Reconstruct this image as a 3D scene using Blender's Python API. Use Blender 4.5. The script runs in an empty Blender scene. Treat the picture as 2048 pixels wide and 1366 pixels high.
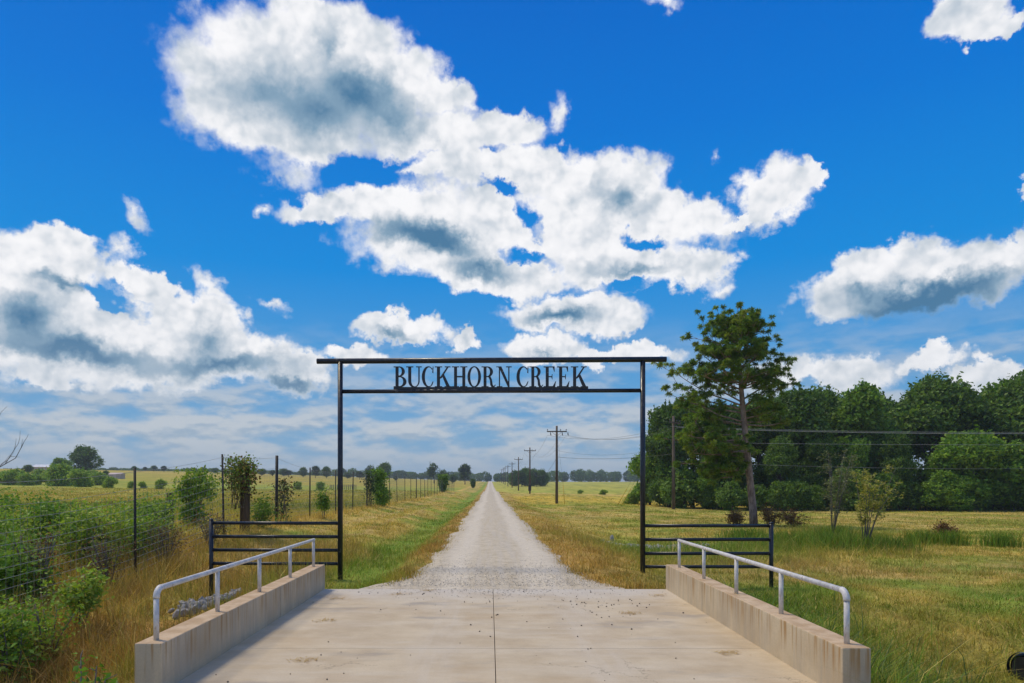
import bpy, math, random
import numpy as np
from mathutils import Vector, Matrix, noise as mnoise

random.seed(7)
rng = np.random.default_rng(7)
SC = bpy.context.scene
COL = SC.collection
R = math.radians

# ------------------------------------------------------------------ camera
EYE, F, VX, VY = 1.6, 1400.0, 980.0, 972.0       # eye height, focal length and vanishing point of the road (photo pixels)
cam_data = bpy.data.cameras.new('camera')
cam = bpy.data.objects.new('camera', cam_data)
COL.objects.link(cam)
cam.location = (0, 0, EYE)
cam.rotation_euler = (R(90), 0, 0)
cam_data.sensor_width = 36
cam_data.lens = 36 * F / 2048
cam_data.shift_x = (1024 - VX) / 2048
cam_data.shift_y = (VY - 683) / 2048
cam_data.clip_start = 0.05
cam_data.clip_end = 6000
SC.camera = cam

# ------------------------------------------------------------------ sun and exposure
SUN_EL, SUN_AZ = R(60), R(-62)                  # azimuth from the road direction, left is negative
sun_dir = Vector((math.sin(SUN_AZ) * math.cos(SUN_EL), math.cos(SUN_AZ) * math.cos(SUN_EL), math.sin(SUN_EL)))
sl = bpy.data.lights.new('sun', 'SUN')
sl.energy = 2.6
sl.angle = R(13)                                # seen through thin cloud: no hard shadow anywhere in the photograph
sl.color = (1.0, 0.87, 0.66)
sun = bpy.data.objects.new('sun', sl)
COL.objects.link(sun)
sun.location = (0, 0, 60)
sun.rotation_euler = sun_dir.to_track_quat('Z', 'Y').to_euler()
SC.view_settings.view_transform = 'Standard'
SC.view_settings.look = 'None'
SC.view_settings.gamma = 1
SC.view_settings.exposure = 0.0
SC.view_settings.use_curve_mapping = False
SC.render.engine = 'CYCLES'
SC.cycles.max_bounces = 6
SC.cycles.transparent_max_bounces = 6
SC.cycles.use_denoising = True


# ------------------------------------------------------------------ node helper
class NT:
    def __init__(s, tree):
        s.t = tree
        s.n = tree.nodes
        s.l = tree.links

    def node(s, typ, **kw):
        n = s.n.new(typ)
        for k, v in kw.items():
            setattr(n, k, v)
        return n

    def put(s, sock, v):
        if isinstance(v, bpy.types.NodeSocket):
            s.l.new(v, sock)
        elif v is not None:
            sock.default_value = v

    def math(s, op, a, b=None, c=None, clamp=False):
        n = s.node('ShaderNodeMath', operation=op, use_clamp=clamp)
        s.put(n.inputs[0], a)
        if b is not None: s.put(n.inputs[1], b)
        if c is not None: s.put(n.inputs[2], c)
        return n.outputs[0]

    def vmath(s, op, a, b=None, scale=None):
        n = s.node('ShaderNodeVectorMath', operation=op)
        s.put(n.inputs[0], a)
        if b is not None: s.put(n.inputs[1], b)
        if scale is not None: s.put(n.inputs['Scale'], scale)
        return n.outputs['Value'] if op in ('LENGTH', 'DOT_PRODUCT') else n.outputs[0]

    def noise(s, vec, scale, detail=4, rough=0.55, dist=0.0, color=False, lac=2.0):
        n = s.node('ShaderNodeTexNoise')
        s.put(n.inputs['Vector'], vec)
        n.inputs['Scale'].default_value = scale
        n.inputs['Detail'].default_value = detail
        n.inputs['Roughness'].default_value = rough
        n.inputs['Distortion'].default_value = dist
        n.inputs['Lacunarity'].default_value = lac
        return n.outputs[1 if color else 0]

    def sstep(s, v, a, b, lo=0.0, hi=1.0, kind='SMOOTHSTEP'):
        n = s.node('ShaderNodeMapRange', interpolation_type=kind)
        s.put(n.inputs[0], v)
        n.inputs[1].default_value = a
        n.inputs[2].default_value = b
        n.inputs[3].default_value = lo
        n.inputs[4].default_value = hi
        return n.outputs[0]

    def mix(s, f, a, b, op='MIX'):
        n = s.node('ShaderNodeMix', data_type='RGBA', blend_type=op)
        s.put(n.inputs[0], f)
        for sock, v in ((n.inputs[6], a), (n.inputs[7], b)):
            if isinstance(v, tuple): v = (*v, 1) if len(v) == 3 else v
            s.put(sock, v)
        return n.outputs[2]

    def comb(s, x, y, z):
        n = s.node('ShaderNodeCombineXYZ')
        for i, v in enumerate((x, y, z)): s.put(n.inputs[i], v)
        return n.outputs[0]

    def sep(s, v):
        n = s.node('ShaderNodeSeparateXYZ')
        s.put(n.inputs[0], v)
        return n.outputs


# ------------------------------------------------------------------ world: sky with cumulus
def az_t(px, py):
    a = math.atan((px - VX) / F)
    return a * 14, (VY - py) / F * math.cos(a) * 14


def make_world():
    w = bpy.data.worlds.new('World')
    SC.world = w
    w.use_nodes = True
    T = NT(w.node_tree)
    T.n.clear()
    out = T.node('ShaderNodeOutputWorld')
    bg = T.node('ShaderNodeBackground')
    bg.inputs[1].default_value = 0.1
    T.l.new(bg.outputs[0], out.inputs[0])
    sky = T.node('ShaderNodeTexSky', sky_type='NISHITA')
    sky.sun_disc = False
    sky.sun_elevation = SUN_EL
    sky.sun_rotation = SUN_AZ
    sky.air_density = 1.0
    sky.dust_density = 0.4
    sky.ozone_density = 3.0
    d = T.node('ShaderNodeTexCoord').outputs['Generated']
    x, y, z = T.sep(d)
    r = T.math('SQRT', T.math('ADD', T.math('MULTIPLY', x, x), T.math('ADD', T.math('MULTIPLY', y, y), 1e-6)))
    az = T.math('ARCTAN2', x, y)
    t = T.math('DIVIDE', z, r)
    U = T.math('MULTIPLY', az, 14)
    V = T.math('MULTIPLY', t, 14)
    # broken outlines: warp the coordinates of the cloud masses
    w1 = T.vmath('SUBTRACT', T.noise(d, 9, 5, 0.6, color=True), (0.5, 0.5, 0.5))
    w1 = T.vmath('MULTIPLY', w1, (1.3, 1.0, 0))
    w2 = T.vmath('SUBTRACT', T.noise(d, 34, 5, 0.62, color=True), (0.5, 0.5, 0.5))
    w2 = T.vmath('MULTIPLY', w2, (0.75, 0.75, 0))
    P = T.vmath('ADD', T.vmath('ADD', T.comb(U, V, 0), w1), w2)

    def blobs(lst, grow=2.25, k=0.16):
        cur = None
        for b in lst:
            px, py, rx, ry = b[:4]
            rot = b[4] if len(b) > 4 else 0
            amp = b[5] if len(b) > 5 else 1
            u, v = az_t(px, py)
            ca = math.cos(math.atan((px - VX) / F))
            m = T.node('ShaderNodeMapping', vector_type='TEXTURE')
            T.l.new(P, m.inputs[0])
            m.inputs[1].default_value = (u, v, 0)
            m.inputs[2].default_value = (0, 0, R(rot))
            m.inputs[3].default_value = (rx / 100 * grow * ca * ca, ry / 100 * grow * ca, 1)
            g = T.node('ShaderNodeTexGradient', gradient_type='SPHERICAL')
            T.l.new(m.outputs[0], g.inputs[0])
            o = g.outputs[1]
            if amp != 1: o = T.math('MULTIPLY', o, amp)
            cur = o if cur is None else T.math('SMOOTH_MAX', cur, o, k)
        return cur

    mass = [
        (590, 180, 170, 120), (650, 90, 105, 75), (460, 130, 68, 36), (770, 185, 95, 78), (600, 290, 78, 56), (890, 200, 58, 34), (500, 230, 70, 60),
        (900, 300, 110, 50), (1000, 262, 60, 28), (1110, 335, 70, 38, -20), (1205, 365, 85, 55), (1300, 430, 110, 45, -15), (670, 415, 84, 24, 8), (810, 405, 125, 52), (960, 440, 90, 50), (1180, 430, 110, 60),
        (880, 490, 140, 55), (1000, 550, 130, 32), (1130, 480, 110, 50), (1250, 530, 110, 36), (1390, 535, 58, 32), (1370, 430, 60, 25), (1020, 340, 90, 38, -20),
        (1140, 622, 105, 30), (1220, 632, 50, 26), (1550, 392, 60, 50), (1622, 360, 18, 24), (1470, 440, 70, 11, 8),
        (1720, 575, 110, 38), (1850, 548, 130, 52), (1950, 535, 80, 48), (1760, 520, 70, 28), (2025, 500, 20, 32),
        (1940, 28, 66, 38), (1965, 72, 34, 18), (2020, 50, 45, 16),
        (70, 532, 100, 58), (40, 630, 160, 95), (200, 645, 105, 55), (340, 664, 100, 46), (420, 650, 66, 38), (260, 705, 260, 50), (470, 715, 90, 42), (582, 752, 50, 34),
        (290, 572, 90, 22, -28, .92), (110, 480, 50, 22), (100, 755, 60, 18),
        (800, 662, 70, 22), (925, 682, 24, 15), (1090, 695, 62, 24), (1250, 702, 80, 16), (255, 424, 62, 24, -30, .47), (1113, 215, 30, 38, 0, .55), (1865, 707, 62, 18),
        (1990, 738, 66, 22), (240, 498, 48, 26, -25, .47), (440, 592, 80, 26, -40, .54), (2045, 378, 20, 14), (705, 716, 60, 16), (1650, 745, 120, 30, 0, .8), (1440, 316, 28, 26, 0, .48),
        (620, 20, 40, 22), (1320, -6, 50, 24, 0, .55), (530, 605, 42, 22, -20, .48), (520, 410, 26, 20, 0, .5), (1450, 580, 40, 22, 0, .5),
    ]
    dens = blobs(mass)
    holes = blobs([(1000, 388, 22, 9, -35), (1035, 432, 30, 10, -40), (1075, 508, 34, 9, -10), (1285, 478, 20, 10, -30), (715, 348, 110, 18, -8), (850, 300, 60, 9, 20), (985, 300, 14, 8), (1090, 470, 24, 7, -20),
                   (1250, 565, 24, 6), (225, 598, 55, 8, -25)], 2.9, 0.1)
    dens = T.math('SUBTRACT', dens, T.math('MULTIPLY', holes, 0.38))
    fb = T.noise(d, 16, 8, 0.62)

    def billow(vec):
        # rounded cauliflower heads at several sizes
        v = T.node('ShaderNodeTexVoronoi', feature='F1', normalize=True)
        T.l.new(vec, v.inputs['Vector'])
        v.inputs['Scale'].default_value = 19
        v.inputs['Detail'].default_value = 2.0
        v.inputs['Roughness'].default_value = 0.55
        v.inputs['Lacunarity'].default_value = 2.3
        return v.outputs['Distance']

    dw = T.vmath('ADD', d, T.vmath('MULTIPLY', w2, (0.022, 0.022, 0.022)))
    bl = billow(dw)
    bl2 = billow(T.vmath('ADD', dw, (-0.005, 0.004, 0.013)))
    # clouds outside the view: the same kind of cumulus spread over the rest of the sky
    big = T.noise(d, 3.2, 3, 0.5)
    away = T.math('MAXIMUM', T.sstep(T.math('ABSOLUTE', az), 0.72, 0.95), T.sstep(t, 0.72, 0.95))
    gen = T.math('MULTIPLY', T.sstep(big, 0.42, 0.66), T.math('MULTIPLY', away, 0.8))
    dens = T.math('MAXIMUM', dens, gen)
    fl = T.noise(d, 7, 3, 0.5)
    body = T.math('ADD', dens, T.math('MULTIPLY', T.math('SUBTRACT', 0.42, bl), 0.42))
    body = T.math('ADD', body, T.math('MULTIPLY', T.math('SUBTRACT', fb, 0.5), 0.34))
    body = T.math('ADD', body, T.math('MULTIPLY', T.math('SUBTRACT', fl, 0.5), 0.26))
    alpha = T.sstep(body, 0.34, 0.56)
    # thickness: thin edges are bright, cores facing away from the sun are grey blue
    dark = blobs([
        (725, 188, 95, 50, -22, .80), (640, 212, 180, 70, -8, .66), (530, 175, 120, 55, 12, .55), (655, 95, 40, 85, 0, .52), (790, 235, 90, 40, -20, .6), (600, 285, 110, 30, 0, .4), (850, 475, 105, 34, -8, .95), (960, 535, 90, 28, 0, .7), (1240, 400, 70, 40, -25, .6),
        (1270, 540, 120, 22, 0, .55), (1120, 628, 60, 20, 0, .8), (1850, 590, 160, 34, 4, .95), (1730, 580, 90, 30, 0, .6), (1940, 560, 80, 26, 0, .7),
        (150, 692, 190, 34, -4, .85), (440, 735, 140, 26, 0, .8), (60, 630, 90, 60, 0, .75), (420, 690, 70, 40, 0, .6), (580, 775, 50, 16, 0, .8), (800, 676, 60, 12, 0, .6), (1100, 705, 50, 12, 0, .5),
        (130, 560, 80, 18, 0, .6),
    ], grow=1.8, k=0.3)
    dark = T.math('ADD', dark, T.math('MULTIPLY', gen, T.math('MULTIPLY', T.sstep(big, 0.52, 0.7), 0.5)))
    relief = T.math('MULTIPLY', T.math('SUBTRACT', bl, bl2), 1.35)
    dark = T.sstep(dark, 0.04, 0.86)
    calm = T.sstep(dark, 0.1, 0.65, 1.0, 0.12)
    sh = T.math('SUBTRACT', T.math('MULTIPLY', dark, 1.0), T.math('MULTIPLY', relief, calm))
    sh = T.math('ADD', sh, T.math('MULTIPLY', T.math('SUBTRACT', fl, 0.5), 0.30))
    sh = T.math('ADD', sh, T.math('MULTIPLY', T.math('SUBTRACT', fb, 0.5), 0.05))
    sh = T.math('ADD', sh, 0.06)
    sh = T.sstep(sh, 0.0, 0.98, kind='LINEAR')
    ccol = T.node('ShaderNodeValToRGB')
    T.l.new(sh, ccol.inputs[0])
    e = ccol.color_ramp.elements
    e[0].position = 0.0; e[0].color = (0.96, 0.96, 0.98, 1)
    e[1].position = 1.0; e[1].color = (0.075, 0.20, 0.35, 1)
    for p, c in ((0.14, (0.88, 0.89, 0.92)), (0.38, (0.60, 0.66, 0.73)), (0.70, (0.24, 0.37, 0.50))):
        q = e.new(p); q.color = (*c, 1)
    cloud = ccol.outputs[0]
    # clear sky: the Nishita sky, polarised and saturated as in the photograph
    nis = T.vmath('SCALE', sky.outputs[0], scale=0.1)
    blue = T.node('ShaderNodeValToRGB')
    T.l.new(T.sstep(t, 0.0, 0.72, kind='LINEAR'), blue.inputs[0])
    e = blue.color_ramp.elements
    e[0].position = 0; e[0].color = (0.30, 0.41, 0.53, 1)
    e[1].position = 1; e[1].color = (0.0, 0.135, 0.58, 1)
    for p, c in ((0.10, (0.18, 0.38, 0.61)), (0.24, (0.07, 0.325, 0.68)), (0.42, (0.004, 0.255, 0.71)), (0.7, (0.0, 0.180, 0.66))):
        q = e.new(p); q.color = (*c, 1)
    skyc = T.mix(0.97, nis, blue.outputs[0])
    # flat layers of cloud seen edge-on towards the horizon
    L = T.comb(T.math('MULTIPLY', az, 13), T.math('MULTIPLY', t, 36), 3.7)
    ln = T.noise(L, 1.0, 6, 0.52, 0.0)
    ln2 = T.noise(T.vmath('ADD', L, (0, 0.22, 0)), 1.0, 6, 0.52, 0.0)
    lm = T.math('MULTIPLY', T.sstep(ln, 0.32, 0.58), T.sstep(t, 0.25, 0.07))
    lcol = T.mix(T.sstep(T.math('SUBTRACT', ln2, ln), -0.06, 0.12), (0.58, 0.61, 0.64), (0.36, 0.45, 0.55))
    low = T.sstep(t, 0.085, 0.0)
    lcol = T.mix(low, lcol, (0.36, 0.45, 0.55))
    base = T.mix(T.math('MULTIPLY', lm, 0.85), skyc, lcol)
    # distant cumulus lose contrast near the horizon
    cl2 = T.mix(T.sstep(t, 0.22, 0.05, 0, 0.45), cloud, (0.45, 0.53, 0.62))
    fin = T.mix(alpha, base, cl2)
    T.l.new(T.vmath('SCALE', fin, scale=10.0), bg.inputs[0])
    w.cycles.sampling_method = 'MANUAL'
    w.cycles.sample_map_resolution = 1024


make_world()


# ------------------------------------------------------------------ numeric helpers
def sst(a, b, v):
    q = np.clip((np.asarray(v, float) - a) / (b - a), 0, 1)
    return q * q * (3 - 2 * q)


_lat = np.random.default_rng(3).random((256, 256))


def vnoise(x, y):
    x = np.asarray(x, float); y = np.asarray(y, float)
    xi = np.floor(x).astype(int); yi = np.floor(y).astype(int)
    fx = x - xi; fy = y - yi
    fx = fx * fx * (3 - 2 * fx); fy = fy * fy * (3 - 2 * fy)
    g = lambda i, j: _lat[i & 255, j & 255]
    return (g(xi, yi) * (1 - fx) + g(xi + 1, yi) * fx) * (1 - fy) + (g(xi, yi + 1) * (1 - fx) + g(xi + 1, yi + 1) * fx) * fy


def fbm(x, y, o=4):
    s = 0; a = 0.5; tot = 0
    for i in range(o):
        s = s + a * vnoise(np.asarray(x) * 2 ** i + 17.3 * i, np.asarray(y) * 2 ** i + 9.1 * i)
        tot += a; a *= 0.55
    return s / tot


SLAB_L, SLAB_R, SLAB_END = -2.57, 2.73, 10.87


def road_z(y):
    return np.interp(y, [-50, 80, 100, 118, 135, 165, 250, 400, 560, 900, 3000], [0, 0, .2, .5, .5, .3, 1.06, 3.0, 5.2, 6.0, 6.0])


def ground_z(x, y):
    x = np.asarray(x, float); y = np.asarray(y, float)
    z = road_z(y)
    far = sst(60, 160, y)
    # left verge: shallow ditch, then the bank the fence stands on, then the rising field
    ditch = -0.30 * sst(-1.5, -2.5, x) + 0.28 * sst(-2.9, -4.6, x) + 0.28 * sst(-5.2, -7.4, x)
    z = z + ditch * (1 - 0.4 * far)
    z = z - 0.78 * sst(23, 13, y) * sst(-3.0, -6.0, x)
    z = z + 0.035 * np.clip(-x - 9, 0, 220) * sst(20, 350, y)
    # right: lower meadow
    z = z - 0.46 * sst(1.9, 5.0, x) * (1 - 0.55 * sst(90, 200, y)) - 0.45 * sst(11, 26, x) * sst(20, 60, y) * (1 - sst(100, 200, y))
    z = z - 0.22 * np.exp(-((x - 6.0) / 2.2) ** 2 - ((y - 26) / 4.5) ** 2)
    # creek banks beside the bridge
    ax = np.abs(x - 0.08)
    z = z - 0.75 * sst(12.5, 5.5, y) * sst(2.7, 4.2, ax)
    z = z - 0.9 * sst(10.78, 10.3, y) * (1 - sst(2.75, 2.95, ax))
    # road bed under the gravel
    rw = 1.35 + .75 * np.exp(-np.maximum(y - 10.9, 0))
    z = z - 0.07 * sst(rw, rw - .3, np.abs(x - .12)) * sst(10.6, 10.8, y)
    # small unevenness
    z = z + (fbm(x * 0.7, y * 0.7, 3) - 0.5) * 0.13 * sst(1.7, 3.2, ax) * sst(10.8, 11.6, np.maximum(y, ax + 8))
    return z


def gz(x, y):
    return float(ground_z(x, y))


def at(px, y):
    """Sideways position of photo column px at a distance y along the road."""
    return (px - VX) * y / F


def hgt(py, y):
    return EYE + (VY - py) * y / F


# ------------------------------------------------------------------ object helpers
def tag(o, label=None, cat=None, group=None, kind=None):
    if label: o['label'] = label
    if cat: o['category'] = cat
    if group: o['group'] = group
    if kind: o['kind'] = kind
    return o


def empty(name, loc, label=None, cat=None, group=None, rz=0):
    o = bpy.data.objects.new(name, None)
    o.empty_display_size = 0.2
    COL.objects.link(o)
    o.location = loc
    o.rotation_euler = (0, 0, rz)
    return tag(o, label, cat, group)


def link(name, me, mat=None, parent=None, loc=None):
    o = bpy.data.objects.new(name, me)
    COL.objects.link(o)
    if mat and not me.materials: me.materials.append(mat)
    if parent: o.parent = parent
    if loc is not None: o.location = loc
    return o


def copy_tree(o, parent=None):
    c = o.copy()
    COL.objects.link(c)
    c.parent = parent
    for ch in list(o.children): copy_tree(ch, c)
    return c


class MB:
    def __init__(s):
        s.v = []; s.f = []; s.sm = []

    def add(s, verts, faces, smooth=False):
        b = len(s.v)
        s.v += [tuple(v) for v in verts]
        s.f += [tuple(i + b for i in f) for f in faces]
        s.sm += [smooth] * len(faces)
        return s

    def box(s, x0, x1, y0, y1, z0, z1, bev=0.0):
        if bev <= 0:
            v = [(x, y, z) for z in (z0, z1) for y in (y0, y1) for x in (x0, x1)]
            f = [(0, 2, 3, 1), (4, 5, 7, 6), (0, 1, 5, 4), (2, 6, 7, 3), (0, 4, 6, 2), (1, 3, 7, 5)]
            return s.add(v, f)
        import bmesh
        bm = bmesh.new()
        bmesh.ops.create_cube(bm, size=1)
        for w in bm.verts:
            w.co = Vector(((x0 + x1) / 2 + w.co.x * (x1 - x0), (y0 + y1) / 2 + w.co.y * (y1 - y0), (z0 + z1) / 2 + w.co.z * (z1 - z0)))
        bmesh.ops.bevel(bm, geom=bm.edges[:], offset=bev, segments=2, affect='EDGES', profile=0.6)
        bm.verts.index_update()
        s.add([w.co[:] for w in bm.verts], [[w.index for w in f.verts] for f in bm.faces])
        bm.free()
        return s

    def tube(s, pts, rad, n=8, caps=True):
        pts = [Vector(p) for p in pts]
        if not isinstance(rad, (list, tuple)): rad = [rad] * len(pts)
        vs = []; fs = []
        prev = None
        for i, p in enumerate(pts):
            a = pts[max(i - 1, 0)]; b = pts[min(i + 1, len(pts) - 1)]
            dd = (b - a).normalized()
            if prev is None:
                ref = Vector((0, 0, 1)) if abs(dd.z) < 0.9 else Vector((1, 0, 0))
                u = dd.cross(ref).normalized()
            else:
                u = (prev - dd * prev.dot(dd)).normalized()
            prev = u
            w = dd.cross(u)
            for k in range(n):
                a_ = 2 * math.pi * k / n
                vs.append(p + (u * math.cos(a_) + w * math.sin(a_)) * rad[i])
        for i in range(len(pts) - 1):
            for k in range(n):
                k2 = (k + 1) % n
                fs.append((i * n + k, i * n + k2, (i + 1) * n + k2, (i + 1) * n + k))
        b = len(s.v)
        s.add(vs, fs, True)
        if caps and n > 2:
            s.f.append(tuple(b + k for k in range(n))[::-1]); s.sm.append(False)
            s.f.append(tuple(b + (len(pts) - 1) * n + k for k in range(n))); s.sm.append(False)
        return s

    def mesh(s, name):
        me = bpy.data.meshes.new(name)
        me.from_pydata(s.v, [], s.f)
        me.polygons.foreach_set('use_smooth', s.sm)
        me.update()
        return me

    def build(s, name, mat, parent=None, loc=None):
        return link(name, s.mesh(name), mat, parent, loc)


def fast_mesh(name, verts, faces, col=None):
    """verts (n,3), faces (m,k) arrays, optional per-vertex colour (n,3)."""
    me = bpy.data.meshes.new(name)
    n = len(verts); m, k = faces.shape
    me.vertices.add(n)
    me.vertices.foreach_set('co', np.ascontiguousarray(verts, np.float32).ravel())
    me.loops.add(m * k)
    me.loops.foreach_set('vertex_index', np.ascontiguousarray(faces, np.int32).ravel())
    me.polygons.add(m)
    me.polygons.foreach_set('loop_start', np.arange(0, m * k, k, dtype=np.int32))
    me.polygons.foreach_set('loop_total', np.full(m, k, dtype=np.int32))
    if col is not None:
        a = me.attributes.new('col', 'FLOAT_COLOR', 'POINT')
        c4 = np.ones((n, 4), np.float32); c4[:, :3] = col
        a.data.foreach_set('color', c4.ravel())
    me.update(calc_edges=True)
    return me


def rand_unit(n, g=None):
    v = (g or rng).normal(size=(n, 3))
    return v / np.linalg.norm(v, axis=1, keepdims=True)


def leaf_arrays(c, size, tint, aspect=0.55, flat=0.0, g=None):
    """Diamond leaves folded a little along the midrib, centred on c."""
    g = g or rng
    n = len(c)
    a = rand_unit(n, g); a[:, 2] *= (1 - flat)
    a /= np.linalg.norm(a, axis=1, keepdims=True)
    b = np.cross(a, rand_unit(n, g)); b /= np.linalg.norm(b, axis=1, keepdims=True) + 1e-9
    nn = np.cross(a, b)
    s = (np.asarray(size) * g.uniform(0.45, 1.5, n))[:, None]
    v = np.empty((n, 4, 3))
    v[:, 0] = c - a * s * .5
    v[:, 1] = c + b * s * .5 * aspect + nn * s * .12
    v[:, 2] = c + a * s * .5
    v[:, 3] = c - b * s * .5 * aspect + nn * s * .12
    f = np.arange(n * 4).reshape(n, 4)
    return v.reshape(-1, 3), f, np.repeat(tint, 4, axis=0)


def blade_arrays(P, h, w, lean, col, segs=1, g=None):
    """Grass blades: tapering triangles (segs=1) or bent strips (segs=2)."""
    g = g or rng
    n = len(P)
    ang = g.uniform(0, 2 * np.pi, n)
    side = np.stack([np.cos(ang), np.sin(ang), np.zeros(n)], 1)
    la = g.uniform(0, 2 * np.pi, n)
    L = np.stack([np.cos(la), np.sin(la), np.zeros(n)], 1) * (lean * h)[:, None]
    up = np.zeros((n, 3)); up[:, 2] = h
    w = w[:, None]
    if segs == 1:
        v = np.stack([P - side * w * .5, P + side * w * .5, P + up + L], 1)
        f = np.arange(n * 3).reshape(n, 3)
        return v.reshape(-1, 3), f, np.repeat(col, 3, axis=0)
    m = P + up * .6 + L * .3
    v = np.stack([P - side * w * .5, P + side * w * .5, m + side * w * .42, m - side * w * .42, P + up + L * 1.15], 1)
    b = (np.arange(n) * 5)[:, None]
    f = np.concatenate([b + np.array([[0, 1, 2]]), b + np.array([[0, 2, 3]]), b + np.array([[3, 2, 4]])])
    return v.reshape(-1, 3), f, np.repeat(col, 5, axis=0)


# ------------------------------------------------------------------ materials
def mat(name, rough=0.8, spec=0.3):
    m = bpy.data.materials.new(name)
    m.use_nodes = True
    T = NT(m.node_tree)
    bs = T.n['Principled BSDF']
    bs.inputs['Roughness'].default_value = rough
    bs.inputs['Specular IOR Level'].default_value = spec
    return m, T, bs


def bump(T, bs, h, strength=0.4, dist=0.01):
    b = T.node('ShaderNodeBump')
    b.inputs['Strength'].default_value = strength
    b.inputs['Distance'].default_value = dist
    T.l.new(h, b.inputs['Height'])
    T.l.new(b.outputs[0], bs.inputs['Normal'])


def foliage_mat(name, rough=0.55, trans=0.30, spec=0.25):
    m, T, bs = mat(name, rough, spec)
    a = T.node('ShaderNodeAttribute', attribute_name='col').outputs[0]
    T.l.new(a, bs.inputs['Base Color'])
    tr = T.node('ShaderNodeBsdfTranslucent')
    T.l.new(T.mix(1.0, a, (1.25, 1.35, 0.6), 'MULTIPLY'), tr.inputs[0])
    mx = T.node('ShaderNodeMixShader')
    mx.inputs[0].default_value = trans
    T.l.new(bs.outputs[0], mx.inputs[1]); T.l.new(tr.outputs[0], mx.inputs[2])
    T.l.new(mx.outputs[0], T.n['Material Output'].inputs[0])
    return m


M = {}
M['leaf'] = foliage_mat('leaf')
M['blade'] = foliage_mat('grass_blade', 0.7, 0.25, 0.15)
M['needle'] = foliage_mat('pine_needle', 0.5, 0.35, 0.3)


def simple_noise_mat(name, c1, c2, scale, rough=0.85, spec=0.2, bs_=0.5, bd=0.02, stretch=None, metal=0):
    m, T, bs = mat(name, rough, spec)
    p = T.node('ShaderNodeTexCoord').outputs['Object']
    if stretch: p = T.vmath('MULTIPLY', p, stretch)
    n = T.noise(p, scale, 6, 0.65)
    T.l.new(T.mix(T.sstep(n, 0.3, 0.7), c1, c2), bs.inputs['Base Color'])
    bs.inputs['Metallic'].default_value = metal
    bump(T, bs, n, bs_, bd)
    return m


M['bark'] = simple_noise_mat('bark', (.045, .035, .028), (.13, .105, .085), 6, stretch=(1, 1, .25))
M['pine_bark'] = simple_noise_mat('pine_bark', (.16, .105, .078), (.40, .29, .23), 9, stretch=(1, 1, .3), bd=.04)
M['twig'] = simple_noise_mat('twig', (.10, .09, .08), (.20, .18, .16), 12)
M['old_wood'] = simple_noise_mat('old_wood', (.035, .025, .018), (.13, .095, .065), 8, stretch=(1, 1, .12))
M['pole_wood'] = simple_noise_mat('pole_wood', (.07, .052, .04), (.19, .145, .11), 5, stretch=(1, 1, .08))
M['crossarm_wood'] = simple_noise_mat('crossarm_wood', (.07, .055, .045), (.15, .12, .1), 8)
M['porcelain'] = simple_noise_mat('porcelain', (.05, .05, .055), (.09, .09, .1), 3, rough=.3, spec=.5, bs_=0)
M['cable'] = simple_noise_mat('cable', (.30, .30, .30), (.42, .42, .42), 3, rough=.5, spec=.5, bs_=0)
M['cable_dark'] = simple_noise_mat('cable_dark', (.05, .05, .055), (.09, .09, .1), 3, rough=.5, spec=.4, bs_=0)
M['fence_post'] = simple_noise_mat('fence_post', (.018, .018, .016), (.05, .042, .032), 9, rough=.6, spec=.3, bs_=.2, bd=.004)
M['fence_wire'] = simple_noise_mat('fence_wire', (.20, .205, .205), (.30, .305, .30), 3, rough=.5, spec=.4, bs_=0)
M['yellow'] = simple_noise_mat('yellow_plastic', (.52, .34, .02), (.62, .42, .05), 3, rough=.5, bs_=0)
M['black_plastic'] = simple_noise_mat('black_plastic', (.010, .011, .013), (.03, .032, .036), 8, rough=.38, spec=.5, bs_=.1, bd=.002)
M['grey_steel'] = simple_noise_mat('box_steel', (.03, .03, .03), (.06, .058, .055), 8, rough=.5, bs_=.1, bd=.002)
M['rock'] = simple_noise_mat('rock', (.24, .225, .205), (.44, .415, .375), 7, rough=.9, bs_=.6, bd=.02)
M['shed_wall'] = simple_noise_mat('shed_wall', (.40, .32, .28), (.52, .42, .37), 2, rough=.6, bs_=0)
M['shed_roof'] = simple_noise_mat('shed_roof', (.52, .40, .36), (.60, .48, .44), 2, rough=.5, bs_=0)
M['white_roof'] = simple_noise_mat('white_roof', (.62, .62, .62), (.7, .7, .7), 2, rough=.5, bs_=0)
M['corral_wood'] = simple_noise_mat('corral_wood', (.10, .085, .07), (.2, .17, .14), 4)


def black_paint():
    m, T, bs = mat('black_paint', 0.33, 0.5)
    p = T.node('ShaderNodeNewGeometry').outputs['Position']
    n = T.noise(p, 14, 6, 0.65)
    n2 = T.noise(p, 70, 2, 0.5)
    chip = T.math('MULTIPLY', T.sstep(n, 0.60, 0.66), T.sstep(n2, 0.52, 0.62))
    c = T.mix(T.sstep(n, 0.3, 0.75), (.008, .010, .016), (.020, .022, .030))
    T.l.new(T.mix(chip, c, (.22, .21, .20)), bs.inputs['Base Color'])
    T.l.new(T.sstep(n, 0.3, 0.8, 0.26, 0.5), bs.inputs['Roughness'])
    bump(T, bs, n2, 0.06, 0.002)
    return m


M['black_paint'] = black_paint()


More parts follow.
